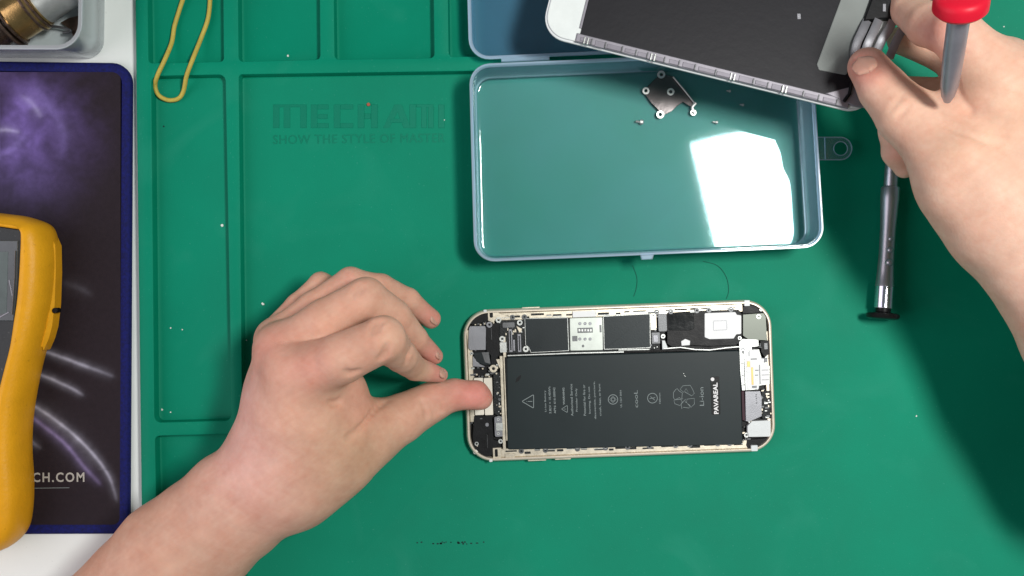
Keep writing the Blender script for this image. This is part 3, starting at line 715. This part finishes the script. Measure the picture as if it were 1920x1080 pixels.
parts('sensor_lens', [(z1, 163, 796, 185, 820, 4.9, 5.2, .8)], M_grey); mb = MB(); mb.tube([(*z1(175, 870), 5.0), (*z1(177, 950), 5.0)], .12, 6); mb.build('block_seam', M_dgrey, ph)
bk = parts('button_bracket', [(z1, 220, 758, 275, 882, 3, 5.2, .8)], M_grey)
parts('bracket_ridge', [(z1, 228, 795, 272, 845, 5.1, 5.8, .4)], M_silver, bk)
parts('bracket_mount', [(z1, 210, 950, 262, 1015, 3, 5.1)], M_cream); parts('mount_slot', [(z1, 222, 958, 240, 1005, 5.0, 5.3, .5)], M_black)
parts('spring_contact', [(z1, 285, 985, 345, 1010, 4, 5.4)], M_cream)
screws([(z1, 213, 463, 23, M_cream), (z1, 257, 910, 14, M_silver), (z1, 110, 925, 12, M_silver), (z1, 103, 975, 14, M_silver), (z1, 243, 775, 9, M_silver), (z1, 243, 862, 9, M_silver), (z1, 80, 370, 9, M_silver)])
polyp('side_boss', z1, [(228, 405), (258, 405), (262, 450), (250, 460)], 3, 5.0, M_cream)
# right end: speaker, antenna stickers, vibration motor, charging flex
spk = polyp('speaker_module', z2, [(300, 120), (465, 108), (740, 100), (760, 130), (760, 300), (720, 318), (560, 325), (440, 318), (330, 330), (300, 310)], 2.4, 5.0, M_black)
polyp('speaker_film', z2, [(305, 125), (462, 110), (466, 215), (440, 228), (308, 228)], 4.9, 5.2, mat('glossy_black_film', (.012, .014, .015), .12, .1, .3, 60, .3, 200), spk, rnd=.5)
ws = polyp('white_antenna_sticker', z2, [(530, 122), (718, 115), (728, 132), (755, 135), (755, 250), (725, 252), (708, 278), (560, 282), (530, 270)], 4.95, 5.25, M_white, spk, rnd=.6)
mb = MB(); q = zt(z2, [(583, 170), (665, 168), (666, 224), (583, 228)]); mb.tube([(x, y, 5.27) for x, y in rpoly(q, .4, 3)], .13, 6, True); mb.build('sticker_outline', M_grey, spk)
parts('dark_pad', [(z2, 244, 125, 298, 235, 3, 5.2, .8)], M_dgrey); parts('cream_tab', [(z2, 198, 122, 234, 225, 3, 5.0)], M_cream)
parts('dark_pad', [(z2, 204, 240, 256, 310, 3, 5.0, .3)], M_dgrey); parts('grey_chip', [(z2, 214, 256, 244, 300, 4.9, 5.2)], M_grey)
polyp('white_lug', z2, [(385, 295), (410, 280), (440, 292), (438, 318), (388, 322)], 4.8, 5.5, M_white); polyp('white_lug', z2, [(268, 290), (285, 290), (305, 340), (270, 345)], 4.6, 5.3, M_whitepl)
screws([(z2, 274, 264, 13, M_silver), (z2, 213, 137, 9, M_silver), (z2, 878, 98, 12, M_silver), (z2, 862, 143, 14, M_silver), (z2, 808, 306, 13, M_silver), (z2, 765, 346, 12, M_grey), (z2, 840, 430, 13, M_grey), (z2, 886, 410, 12, M_grey), (z2, 848, 578, 12, M_grey), (z2, 787, 872, 15, M_silver), (z2, 745, 275, 11, M_silver), (z2, 835, 312, 11, M_silver)])
polyp('corner_shield', z2, [(765, 130), (905, 120), (915, 290), (800, 285), (765, 260)], 3, 5.2, mat('olive_shield', (.085, .095, .08), .36, .5, .15, 120))
polyp('corner_block', z2, [(765, 85), (800, 72), (870, 80), (905, 118), (765, 125)], 2.5, 4.8, M_black)
polyp('white_plate', z2, [(742, 300), (760, 280), (860, 285), (862, 325), (820, 330), (820, 345), (865, 345), (880, 400), (905, 400), (912, 440), (930, 445), (930, 560), (865, 568), (860, 592), (760, 598), (748, 480)], 3.4, 5.2, M_silver)
for q_ in [(760, 352, 772, 372), (812, 400, 850, 408), (838, 470, 862, 476), (838, 500, 858, 506), (880, 470, 925, 473), (880, 500, 925, 503), (880, 530, 925, 533), (752, 430, 768, 436), (756, 500, 770, 506), (762, 560, 776, 566), (820, 568, 850, 582), (895, 395, 915, 425)]:
    parts('plate_recess', [(z2, *q_, 5.1, 5.48)], M_dgrey)
parts('plate_line', [(z2, 745, 340, 800, 343, 5.2, 5.45), (z2, 866, 440, 870, 560, 5.35, 5.55), (z2, 905, 395, 930, 399, 5.2, 5.5), (z2, 800, 345, 803, 385, 5.2, 5.5), (z2, 860, 330, 880, 334, 5.2, 5.5)], M_dgrey)
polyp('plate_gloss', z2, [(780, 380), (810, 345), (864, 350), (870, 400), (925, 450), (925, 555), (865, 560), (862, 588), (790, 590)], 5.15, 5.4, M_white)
parts('plate_slot', [(z2, 816, 455, 828, 562, 5.35, 5.5), (z2, 790, 418, 808, 452, 5.35, 5.5)], M_wire)
parts('seam_line', [(z2, 773, 385, 778, 595, 5.2, 5.42)], M_dgrey)
polyp('usb_block', z2, [(872, 292), (925, 290), (930, 370), (900, 395), (878, 360)], 3, 5.0, M_black); parts('usb_slot', [(z2, 895, 305, 918, 345, 4.9, 5.2, .3)], M_dgrey)
vm = polyp('vibration_motor', z2, [(778, 602), (870, 600), (880, 640), (880, 755), (800, 790), (782, 785)], 3, 5.6, M_grey, rnd=.3)
btext('01479', z2, 847, 648, 62, 9, 0, M_pcb, 'printed_code', vm, z=5.6)
parts('dark_gap', [(z2, 760, 602, 777, 782, 2.5, 4.9)], mat('maroon_strip', (.05, .02, .03), .5))
polyp('charging_flex', z2, [(880, 600), (938, 600), (945, 770), (885, 772)], 2.6, 4.6, M_pcb)
polyp('white_foam', z2, [(792, 815), (820, 785), (932, 780), (935, 880), (800, 882), (792, 850)], 3, 5.8, M_whitepl, rnd=.4)
polyp('corner_block', z2, [(790, 900), (920, 890), (915, 930), (880, 955), (800, 962), (785, 935)], 2.5, 4.9, M_black)
for zf, q in ((z2, (770, 42, 804, 78)), (z2, (812, 932, 852, 968)), (z1, (152, 100, 172, 116)), (z1, (188, 1017, 208, 1034))):
    parts('corner_clip', [(zf, *q, 4.5, 6.6, .4)], M_whitepl)
for q in ((388, 84, 498, 93), (425, 1024, 538, 1032), (592, 1016, 690, 1024)):
    parts('side_button', [(z1, *q, 2.8, 4.6, .3)], M_cream)

# ------------------------------------------------------------------ screwdriver lying on the mat
sd = empty('screwdriver', P(1664, 450, 0) * MM, 'silver precision screwdriver with a black round end, lying on the mat', 'screwdriver')
A = P(1676, 250, 4.5); B = P(1655, 596, 8.6)
ls_ = (B - A).length
def tt(py): return (py - 250) / 346
lt(A, A + (B-A)*tt(351), [(0, 2.6), (.02, 3.1), (.5, 3.25), (.97, 3.35), (1, 3.1)], 'front_sleeve', M_steel, sd)
lt(A + (B-A)*tt(351.5), A + (B-A)*tt(578), [(0, 4.2), (.01, 4.5), (.10, 4.5), (.13, 4.35), (.35, 3.75), (.55, 3.65), (.7, 3.95), (.80, 4.35), (.805, 4.45), (.985, 4.35), (1, 4.1)], 'handle', M_steel, sd)
lt(A + (B-A)*tt(538), A + (B-A)*tt(577), [(0, 4.47), (1, 4.42)], 'polished_band', M_steel2, sd)
lt(A + (B-A)*tt(577), A + (B-A)*tt(588), [(0, 3.6), (.7, 3.6), (1, 5)], 'neck', M_black, sd)
lt(A + (B-A)*tt(587), A + (B-A)*tt(599), [(0, 6.8), (.15, 7.9), (.45, 8.1), (.8, 7.6), (1, 6.5)], 'end_cap', mat('gloss_black', (.012, .012, .012), .15, .2, .2, 100), sd)
for py, r_ in ((449, 1.4), (470, 1.7), (493, 2.1)):
    q = A + (B-A)*tt(py); e = MB(); e.sphere((q.x + .3, q.y, q.z + 3.0), r_, 14); child(sd, e.build('grip_stud', M_steel, smooth=True))

# ------------------------------------------------------------------ display panel held in the right hand
ZP = 50.0
O_ = P(1013, 66, ZP); E_ = P(1627, 217, ZP)
ua = (E_ - O_); PL = ua.length; ang = math.atan2(ua.y, ua.x)
dp = bpy.data.objects.new('display_panel', None); C.objects.link(dp)
dp.location = O_ * MM; dp.rotation_euler = (R(-4), 0, ang)
tag(dp, 'removed white phone display seen from its dark metal back, held in the hand', 'display panel')
PW = 76.0
Mi = Matrix.LocRotScale(dp.location, dp.rotation_euler, None).inverted()
def dl(px, py, z=ZP):                 # photo pixel -> panel-local mm (plane intersection)
    o = Mi @ Vector((0, 0, CAMH*MM)); p = Mi @ (P(px, py, 0)*MM); d = p - o
    t_ = (1.2*MM - o.z) / d.z; q = (o + d*t_) / MM; return (q.x, q.y)
g_ = rrect(PL, PW, 11, 10); gl_ = [(x + PL/2, y + PW/2) for x, y in g_]
def gr(ins, z): return [(x, y, z) for x, y in offset(gl_, ins)]
mb = MB(); mb.loft([gr(.5, -1.6), gr(0, -1.2), gr(0, -.2), gr(.4, .1)]); mb.build('glass', M_whitepl, dp, smooth=40)
mb = MB(); mb.loft([gr(.9, -.2), gr(.9, 1.0), gr(1.2, 1.2)]); mb.build('white_frame', mat('white_frame_plastic', (.70, .75, .73), .35, 0, .05, 100), dp)
mp = MB(); mp.prism([(17.5, 3.6), (PL - 12, 3.6), (PL - 8, 8), (PL-8, PW-4), (17.5, PW - 4)], 1.1, 1.9, .2); plo = mp.build('backing_plate', mat('dark_backing', (.011, .011, .014), .45, .0, .08, 30, .15, 300), dp)
M_strip = mat('edge_strip_metal', (.26, .25, .28), .42, .4, .12, 200)
es = MB(); es.box(PL/2 + 3, 2.4, PL - 26, 4.0, .9, 2.3, .4); es.box(17.0, PW/2, 1.0, PW-14, 1.0, 2.1, .1); es.build('edge_strip', M_strip, dp)
tb = MB(); tk = MB(); random.seed(8)
u = 18.0
while u < PL - 20:
    Lc = random.uniform(4, 8); tb.box(u + Lc/2, 1.7 + random.uniform(-.2, .3), Lc, random.uniform(1.6, 2.8), 2.2, 2.6, .15); u += Lc
    tk.box(u + .35, 1.9, .5, 2.8, 1.5, 2.75, .05); u += random.uniform(.8, 2.6)
tb.build('edge_clips', mat('clip_metal', (.22, .21, .24), .45, .3, .15, 200), dp); tk.build('edge_gaps', M_dgrey, dp)
for u in (51, 88, 20, 112):
    for k in range(2): MB().box(u + k*1.6, 1.6, .7, 3.3, 1.5, 3.2, .1).build('bright_tab', M_silver, dp)
MB().box(*dl(1497, 32), 1.6, 2.6, 1.8, 2.2, .1, .3).build('label_fleck', M_grey, dp)
# light grey foil plate, connector and flex strands at the held end
fo_ = [dl(x, y) for x, y in [(1590, -40), (1648, -40), (1610, 60), (1592, 104), (1586, 142), (1534, 133), (1530, 122)]]
MB().prism(rpoly(fo_, .8, 3), 1.8, 2.6, .2).build('foil_plate', mat('dull_foil', (.20, .22, .21), .5, .1, .08, 60), dp)
cb = MB(); cb.prism([dl(x, y) for x, y in [(1640, -40), (1760, -40), (1735, 0), (1705, 42), (1650, 40), (1614, 44), (1628, 5)]], 1.8, 5.0, .5); cb.build('black_connector', M_black, dp)
for q in ([(1622, 42, 4), (1612, 62, 5), (1600, 90, 5), (1596, 130, 3)], [(1642, 42, 5), (1632, 62, 6), (1620, 88, 6), (1612, 120, 3)], [(1668, 44, 5), (1660, 60, 6), (1646, 82, 6), (1636, 112, 3)], [(1690, 30, 5), (1686, 56, 6.5), (1674, 80, 6), (1664, 112, 3)]):
    pts = [Vector((*dl(x, y), z)) for x, y, z in q]; mb = MB(); mb.tube(smooth_path(pts, 5), .22, 8, flat=9); mb.build('flex_strand', M_grey, dp, smooth=True)
MB().prism([dl(x, y) for x, y in [(1700, 6), (1726, -6), (1744, -20), (1758, -10), (1735, 14), (1712, 34)]], 3.5, 6, .4).build('flex_tail', M_darkstrip, dp)
MB().box(*dl(1652, 20), 1.4, 3.6, 4.9, 5.2, .1, .2).build('connector_mark', M_grey, dp)
MB().tube([Vector((*dl(1690, 40), 6)), Vector((*dl(1698, 35), 7)), Vector((*dl(1688, 52), 6.5))], .7, 8).build('gold_contact', M_cream, dp)
MB().prism([dl(x, y) for x, y in [(1546, 176), (1590, 165), (1612, 150), (1650, 180), (1640, 205), (1600, 200)]], 1.1, 2.5, .3).build('corner_mount', M_strip, dp)
MB().tube([Vector((*dl(1594, 158), 3)), Vector((*dl(1590, 178), 3)), Vector((*dl(1580, 192), 3))], .8, 8).build('corner_slot', M_black, dp)

# ------------------------------------------------------------------ screwdriver held in the right hand
hs = empty('held_screwdriver', P(1790, 80, 100) * MM, 'slim grey screwdriver with red swivel cap, gripped between the fingers', 'screwdriver')
A = P(1803, -2, 130); B = P(1776, 190, 97); ax = (B - A)
lt(A - ax.normalized()*2, A + ax.normalized()*5.5, [(0, 7.8), (.12, 9.2), (.35, 10.0), (.8, 10.0), (1, 8.6)], 'swivel_cap', M_red, hs)
lt(A - ax.normalized()*3.2, A - ax.normalized()*1.9, [(0, 1.8), (.4, 2.4), (1, 2.6)], 'cap_pivot', M_grey, hs)
lt(A + ax.normalized()*5, B, [(0, 4.1), (.1, 4.1), (.45, 4.0), (.8, 3.5), (.93, 2.6), (1, 1.4)], 'shaft', mat('satin_grey_shaft', (.40, .40, .45), .36, .75, .12, 60), hs)

# ------------------------------------------------------------------ hands (implicit surface -> one continuous mesh each)
def surface_nets(F, org, h):
    Sg = F < 0; nx, ny, nz_ = F.shape
    cs = [(i, j, k) for i in (0, 1) for j in (0, 1) for k in (0, 1)]
    sub = lambda A_, c: A_[c[0]:nx-1+c[0], c[1]:ny-1+c[1], c[2]:nz_-1+c[2]]
    cnt = sum(sub(Sg, c).astype(np.int8) for c in cs); mask = (cnt > 0) & (cnt < 8)
    I = np.argwhere(mask); idx = -np.ones(mask.shape, np.int64); idx[mask] = np.arange(len(I))
    pos = np.zeros((len(I), 3)); num = np.zeros(len(I))
    for a in cs:
        for ax_ in range(3):
            if a[ax_] == 0:
                b = list(a); b[ax_] = 1
                fa = F[I[:, 0]+a[0], I[:, 1]+a[1], I[:, 2]+a[2]]; fb = F[I[:, 0]+b[0], I[:, 1]+b[1], I[:, 2]+b[2]]
                m_ = (fa < 0) != (fb < 0); t_ = np.where(m_, fa/np.where(m_, fa-fb, 1), 0)
                p = np.array(a, float)[None].repeat(len(I), 0); p[:, ax_] += t_
                pos[m_] += p[m_]; num[m_] += 1
    V = org + (I + pos/num[:, None]) * h
    Fc = []
    for ax_ in range(3):
        sl0 = [slice(1, -1)]*3; sl1 = [slice(1, -1)]*3; sl0[ax_] = slice(0, -1); sl1[ax_] = slice(1, None)
        a = Sg[tuple(sl0)]; b = Sg[tuple(sl1)]; E = np.argwhere(a != b); 
        ofs = np.ones(3, int); ofs[ax_] = 0; E = E + ofs
        u, v = (ax_+1) % 3, (ax_+2) % 3; eu = np.zeros(3, int); eu[u] = 1; ev = np.zeros(3, int); ev[v] = 1
        g = lambda Q: idx[Q[:, 0], Q[:, 1], Q[:, 2]]
        q = np.stack([g(E), g(E-eu), g(E-eu-ev), g(E-ev)], 1)
        ins = Sg[E[:, 0], E[:, 1], E[:, 2]]
        q[~ins] = q[~ins][:, ::-1]; Fc.append(q)
    return V, np.concatenate(Fc)
def smin(a, b, k):
    h_ = np.maximum(k - np.abs(a-b), 0)/k; return np.minimum(a, b) - h_*h_*k*.25
def make_hand(name, palm, fingers, carve, tones, h=1.0, kp=9, kf=7, kk=.9, root=None, label='', cat='hand'):
    allp = [q for ch in palm + fingers for q in ch]
    P0 = [[(np.array(P(x, y, z)), pr(r_, z)) for x, y, z, r_ in ch] for ch in palm]
    F0 = [[(np.array(P(x, y, z)), pr(r_, z)) for x, y, z, r_ in ch] for ch in fingers]
    pts = [p for ch in P0+F0 for p in ch]
    lo = np.min([p - r_ for p, r_ in pts], 0) - 4; hi = np.max([p + r_ for p, r_ in pts], 0) + 4
    hi[0] = min(hi[0], 300); lo[1] = max(lo[1], -185); lo[0] = max(lo[0], -300)
    n = np.ceil((hi-lo)/h).astype(int)+1
    X, Y, Zz = [(lo[i] + np.arange(n[i])*h).astype(np.float32) for i in range(3)]
    G = np.stack(np.meshgrid(X, Y, Zz, indexing='ij'), -1)
    def cone(a, ra, b, rb, GG):
        ba = (b-a).astype(np.float32); t_ = np.clip(((GG-a.astype(np.float32)) @ ba)/max(float(ba@ba), 1e-6), 0, 1)
        d = GG - a.astype(np.float32) - t_[..., None]*ba
        return np.sqrt((d*d).sum(-1)) - (ra + (rb-ra)*t_)
    def chain(ch, k):
        out = None
        for (a, ra), (b, rb) in zip(ch[:-1], ch[1:]):
            full = np.full(G.shape[:3], 40, np.float32); m_ = max(ra, rb) + 16
            l = np.clip(((np.minimum(a, b)-m_-lo)/h).astype(int), 0, n-1); u = np.clip(((np.maximum(a, b)+m_-lo)/h).astype(int)+1, 1, n)
            s_ = tuple(slice(l[i], u[i]) for i in range(3)); full[s_] = cone(a, ra, b, rb, G[s_])
            out = full if out is None else smin(out, full, k)
        return out
    D = None
    for ch in P0:
        c_ = chain(ch, 4); D = c_ if D is None else smin(D, c_, kp*1.6)
    T_ = None
    for ch in F0:
        kq = kf + (6 if T_ is None else 0); c_ = smin(D, chain(ch, 1.5), kq); T_ = c_ if T_ is None else smin(T_, c_, kk)
    for q in carve:
        pa = []
        for p_ in smooth_path([(x, y, 0) for x, y in q[0]], 4):
            zz = 135.0
            while zz > 5:
                w_ = np.round((np.array(P(p_[0], p_[1], zz)) - lo)/h).astype(int)
                if (w_ >= 0).all() and (w_ < n).all() and T_[tuple(w_)] < 0: break
                zz -= .4
            tv = abs(float(T_[tuple(np.clip(w_, 0, n-1))])) if zz > 5 else 0
            pa.append([p_[0], p_[1], zz + min(tv, .8)])
        zs_ = np.array([p_[2] for p_ in pa])
        if len(zs_) > 4: zs_ = np.convolve(np.pad(zs_, 2, mode='edge'), np.ones(5)/5, 'valid')
        m = len(pa)
        for i_ in range(m - 1):
            Rr = 1.5
            pts_ = []
            for k_ in (i_, i_ + 1):
                tp = math.sin(math.pi * (k_ + .3) / (m - .4)); pts_.append(np.array(P(pa[k_][0], pa[k_][1], zs_[k_] + Rr - q[1]*tp)))
            a_, b_ = pts_
            if np.linalg.norm(a_-b_) > 9: continue
            l = np.clip(((np.minimum(a_, b_)-5-lo)/h).astype(int), 0, n-1); u = np.clip(((np.maximum(a_, b_)+5-lo)/h).astype(int)+1, 1, n)
            s_ = tuple(slice(l[i], u[i]) for i in range(3))
            c_ = cone(a_, Rr, b_, Rr, G[s_]); t0 = T_[s_]; h_ = np.maximum(1.0 - np.abs(t0 + c_), 0)/1.0; T_[s_] = np.maximum(t0, -c_) + h_*h_*.25
    # low frequency unevenness of flesh
    T_ = T_ + .35*np.sin(G[..., 0]*.23+1)*np.sin(G[..., 1]*.19)*np.sin(G[..., 2]*.21+2)
    V, Q = surface_nets(T_, lo, h)
    me = bpy.data.meshes.new(name); loc_ = root
    Vl = V*MM - np.array(loc_*MM)
    me.from_pydata(Vl.tolist(), [], Q.tolist()); me.materials.append(M_skin)
    bm = bmesh.new(); bm.from_mesh(me)
    for _ in range(2): bmesh.ops.smooth_vert(bm, verts=bm.verts, factor=.5, use_axis_x=True, use_axis_y=True, use_axis_z=True)
    bmesh.ops.recalc_face_normals(bm, faces=bm.faces); bm.to_mesh(me); bm.free()
    me.polygons.foreach_set('use_smooth', [True]*len(me.polygons))
    o = bpy.data.objects.new(name, me); C.objects.link(o); o.location = loc_*MM
    base = np.array(tones['base']); colr = np.repeat(base[None], len(V), 0)
    for x, y, z, rad, c_, amt in tones['spots']:
        p = np.array(P(x, y, z)); d = np.linalg.norm(V-p, axis=1); f = np.exp(-(d/pr(rad, z))**2)*amt
        colr = colr*(1-f[:, None]) + np.array(c_)*f[:, None]
    vx, vy, vz = V[:, 0], V[:, 1], V[:, 2]
    bl = sum(a_*np.sin(vx*f_ + 1.3*np.sin(vy*f_*.8 + p_))*np.sin(vy*f_*1.1 + p_ + 1.1*np.sin(vz*f_*.9))*np.sin(vz*f_*.95 + 2*p_) for a_, f_, p_ in ((.5, .16, .3), (.5, .37, 1.7), (.45, .85, 2.9), (.3, 1.7, .8)))
    colr = colr * (1 + np.clip(bl, -1, 1)[:, None] * np.array([.05, .13, .15])[None])
    ca = me.color_attributes.new('tone', 'FLOAT_COLOR', 'POINT')
    ca.data.foreach_set('color', np.concatenate([colr, np.ones((len(V), 1))], 1).astype(np.float32).ravel())
    tag(o, label, cat)
    return o
def nail(hand, c, axis, nrm, ln, wd):
    c = Vector(c); ax_ = Vector(axis).normalized(); nr = Vector(nrm).normalized(); c = c - nr*.75; sd_ = ax_.cross(nr).normalized(); nr = sd_.cross(ax_)
    mb = MB(); rings = []
    for i in range(9):
        u = -1 + 2*i/8
        row = []
        for j in range(9):
            v = -1 + 2*j/8; ww = wd*(math.sqrt(max(0, 1-abs(u)**3.2))*.92+.06)
            row.append(c + ax_*u*ln/2 + sd_*v*ww/2 + nr*(-.9*(v*v)*wd/7 - .25*u*u))
        rings.append(row)
    top = rings; vs = [p for r_ in top for p in r_] + [p - nr*.5 for r_ in top for p in r_]; fs = []
    for i in range(8):
        for j in range(8):
            a = i*9+j; fs.append((a, a+1, a+10, a+9)); fs.append((a+81, a+90, a+91, a+82))
    ring = [j for j in range(9)] + [i*9+8 for i in range(1, 9)] + [72+j for j in range(7, -1, -1)] + [i*9 for i in range(7, 0, -1)]
    for i in range(len(ring)): a, b = ring[i], ring[(i+1) % len(ring)]; fs.append((a, b, b+81, a+81))
    mb.add(vs, fs); o = mb.build('fingernail', M_nail, None, smooth=60); o.data.transform(Matrix.Translation(-hand.location)); o.parent = hand
    return o

pink = (.64, .215, .19); pale = (.60, .40, .31); olive = (.52, .335, .19)
LH_palm = [
 [(225, 1170, 38, 125), (330, 1050, 38, 114), (445, 945, 42, 100), (530, 880, 46, 95)],
 [(540, 880, 48, 84), (555, 780, 62, 72), (556, 705, 67, 50)],
 [(515, 860, 44, 54), (522, 740, 52, 52), (526, 655, 58, 40)],
 [(525, 850, 36, 62), (530, 720, 40, 50), (522, 640, 44, 34)],
 [(540, 870, 40, 85), (610, 800, 50, 80), (625, 740, 52, 62)],
 [(560, 890, 44, 76), (640, 845, 42, 72), (690, 815, 38, 56)],
]
LH_f = [
 [(560, 702, 68, 46), (640, 672, 80, 48), (718, 636, 84, 43), (752, 668, 66, 30), (778, 690, 48, 23), (826, 703, 34, 14)],       # index
 [(526, 655, 58, 43), (612, 602, 66, 43), (686, 558, 66, 38), (740, 594, 56, 31), (780, 635, 44, 23), (815, 668, 32, 16)],       # middle
 [(518, 635, 44, 36), (590, 575, 48, 30), (658, 528, 48, 27), (712, 538, 42, 25), (765, 562, 34, 22), (808, 597, 24, 19)],       # ring
 [(515, 630, 34, 32), (560, 575, 34, 25), (602, 533, 32, 22), (650, 548, 26, 19), (700, 590, 20, 16), (730, 625, 15, 13)],        # little
 [(620, 840, 44, 70), (690, 815, 40, 56), (752, 785, 33, 46), (812, 752, 27, 37), (850, 741, 24, 30), (892, 741, 21, 27), (903, 747, 20, 21)],  # thumb
]
LH_c = [
 ([(726, 648), (722, 664), (712, 678)], .9), ([(672, 698), (658, 703), (648, 698)], .8), ([(642, 750), (630, 758), (620, 756)], .8), ([(726, 748), (700, 772), (672, 806), (652, 822)], .7),
 ([(790, 748), (800, 768), (802, 784)], .5), ([(803, 748), (813, 766), (820, 780)], .6), ([(814, 746), (822, 760), (832, 774)], .5),
 ([(672, 532), (662, 545), (658, 560)], .35), ([(684, 532), (675, 543), (671, 555)], .3), ([(704, 600), (696, 610), (693, 624)], .35), ([(718, 598), (709, 608), (706, 620)], .3),
 ([(776, 652), (766, 668), (766, 684)], .35),
]
LH_t = dict(base=(.62, .35, .25), spots=[
 (548, 700, 95, 60, pink, .55), (505, 650, 70, 50, pink, .3), (895, 740, 30, 55, pink, .75), (828, 700, 40, 40, pink, .5), (812, 665, 40, 35, pink, .45), (812, 597, 30, 35, pink, .5),
 (725, 620, 105, 45, olive, .5), (640, 850, 60, 110, olive, .5), (480, 860, 60, 110, (.74, .42, .37), .7), (470, 740, 60, 60, (.74, .42, .37), .5), (350, 1030, 60, 160, (.56, .34, .25), .4), (650, 520, 60, 35, pink, .3), (670, 760, 60, 50, pink, .25), (780, 690, 50, 30, olive, .4)])  # pale pink left edge, olive lower right: window light and shade painted into skin
LH = make_hand('hand', LH_palm, LH_f, LH_c, LH_t, 0.8, root=P(530, 820, 0), label='bare hand and forearm pinching finger and thumb over the open phone')
nail(LH, P(893, 763, 22), P(920, 760, 19) - P(870, 757, 24), (0.1, -1, .28), 11, 10)
nail(LH, P(834, 698, 40), P(846, 700, 36) - P(815, 690, 48), (.55, .5, .8), 5.5, 4.6)
nail(LH, P(818, 594, 27.6), P(832, 602, 24) - P(800, 580, 36), (.45, .55, .8), 7.5, 6.6)
nail(LH, P(826, 662, 36), P(834, 674, 30) - P(808, 648, 46), (.7, .5, .7), 6, 5.2)

RH_palm = [
 [(1868, 165, 84, 84), (1985, 300, 86, 120)],
 [(1885, 300, 82, 95), (2065, 560, 82, 125), (2190, 850, 75, 130)],
 [(1800, 352, 84, 74), (1880, 432, 86, 88), (1978, 560, 86, 84), (2060, 720, 84, 100), (2160, 900, 74, 120)],
 [(1870, 165, 70, 80), (1840, 330, 70, 80)],
]
RH_f = [
 [(1627, 126, 64, 37), (1656, 166, 68, 45), (1698, 216, 74, 54), (1790, 305, 86, 66), (1870, 400, 86, 85)],
 [(1865, 150, 88, 66), (1792, 62, 90, 46), (1742, 48, 72, 40), (1705, 20, 54, 32), (1690, -20, 44, 28)],
 [(1850, 160, 54, 46), (1765, 105, 42, 28), (1690, 75, 36, 26)],
 [(1850, 250, 54, 48), (1775, 172, 42, 27), (1700, 165, 38, 22)],
 [(1810, 290, 62, 50), (1690, 245, 50, 40), (1684, 285, 46, 30), (1696, 314, 44, 20)],
]
RH_c = [([(1694, 172), (1680, 190), (1664, 206)], .35), ([(1708, 186), (1694, 205), (1678, 220)], .35), ([(1750, 215), (1790, 240), (1830, 256), (1870, 270)], .8), ([(1790, 150), (1798, 180), (1822, 208)], .7)]
RH_t = dict(base=(.70, .43, .315), spots=[
 (1612, 118, 75, 50, pink, .75), (1660, 165, 95, 60, (.60, .40, .26), .5), (1745, 60, 90, 55, pink, .5), (1820, 190, 120, 70, (.60, .36, .29), .6), (1690, 290, 60, 45, pink, .35),
 (1860, 400, 120, 120, (.62, .41, .31), .5), (1760, 260, 110, 60, (.55, .38, .24), .5), (1920, 550, 110, 110, (.62, .42, .34), .4), (1900, 200, 120, 90, (.64, .45, .26), .4)])
RH = make_hand('hand', RH_palm, RH_f, RH_c, RH_t, 0.9, kf=6.5, root=P(1850, 300, 0), label='bare hand gripping the display panel and the red capped screwdriver')
nail(RH, P(1619, 116, 76.5), P(1600, 92, 66) - P(1640, 140, 82), (-.35, .2, 1), 11, 10)

# ------------------------------------------------------------------ crumbs and hairs
random.seed(21)
for px, py, s_, lb_ in ((417, 423, 1.0, 'pale flake against the mat rib beside the long narrow compartment'), (493, 570, 1.0, 'pale droplet left of the pinching hand'), (540, 105, .8, 'white flake in the second top compartment'),
      (320, 615, .5, 'left speck of the upper pair in the long compartment'), (342, 618, .45, 'right speck of the upper pair in the long compartment'), (304, 768, .7, 'larger speck near the foot of the long compartment'), (320, 773, .45, 'smaller speck near the foot of the long compartment'),
      (462, 638, .45, 'tiny speck just left of the hand knuckles'), (1718, 780, .55, 'lone pale speck on the mat right of the phone'), (1882, 50, .5, 'pale speck on the mat beside the red cap'), (833, 225, .5, 'thin pale speck after the raised lettering'),
      (440, 153, .4, 'tiny speck at the corner of the main compartment'), (897, 152, .5, 'speck at the top left corner inside the clear box'), (307, 237, .5, 'dark speck below the rubber band')):
    q = P(px, py, 0); mb = MB(); n = 7; zz = 1.3 if px == 897 else 0.02
    pts = [(q.x + s_*.9*math.cos(2*math.pi*k/n)*random.uniform(.6, 1.1), q.y + s_*.9*math.sin(2*math.pi*k/n)*random.uniform(.6, 1.1)) for k in range(n)]
    mb.prism(pts, zz, zz + .5*s_, .15*s_)
    tag(mb.build('crumb', M_hair if 'dark' in lb_ else M_speck), lb_, 'crumb', 'specks of debris on the mat')
q = P(691, 196, .4); mb = MB(); mb.cyl(q.x, q.y, .9, .3, .9, 9); tag(mb.build('solder_blob', mat('rust', (.35, .10, .06), .5)), 'tiny reddish blob stuck on the raised lettering', 'blob')
for pts, lb_ in (([(1186, 498), (1194, 520), (1193, 540), (1188, 556)], 'fine dark hair below the front latch of the clear box'), ([(1318, 490), (1345, 498), (1362, 520), (1366, 545), (1362, 560)], 'fine dark hair above the phone near the speaker end')):
    mb = MB(); mb.tube(smooth_path([P(x, y, .25) for x, y in pts], 6), .09, 5); tag(mb.build('hair', M_hair), lb_, 'hair', 'hairs on the mat')
mb = MB()
for k in range(26):
    x = random.choice([random.uniform(780, 908), random.uniform(812, 880)]); y = 1018 + random.uniform(-2, 2); q = P(x, y); mb.box(q.x, q.y, random.uniform(.4, 1.3), random.uniform(.3, .9), 0.01, .08, .02)
tag(mb.build('smudged_marks', M_hair), 'row of small smudged dark marks near the front of the mat', 'marks')
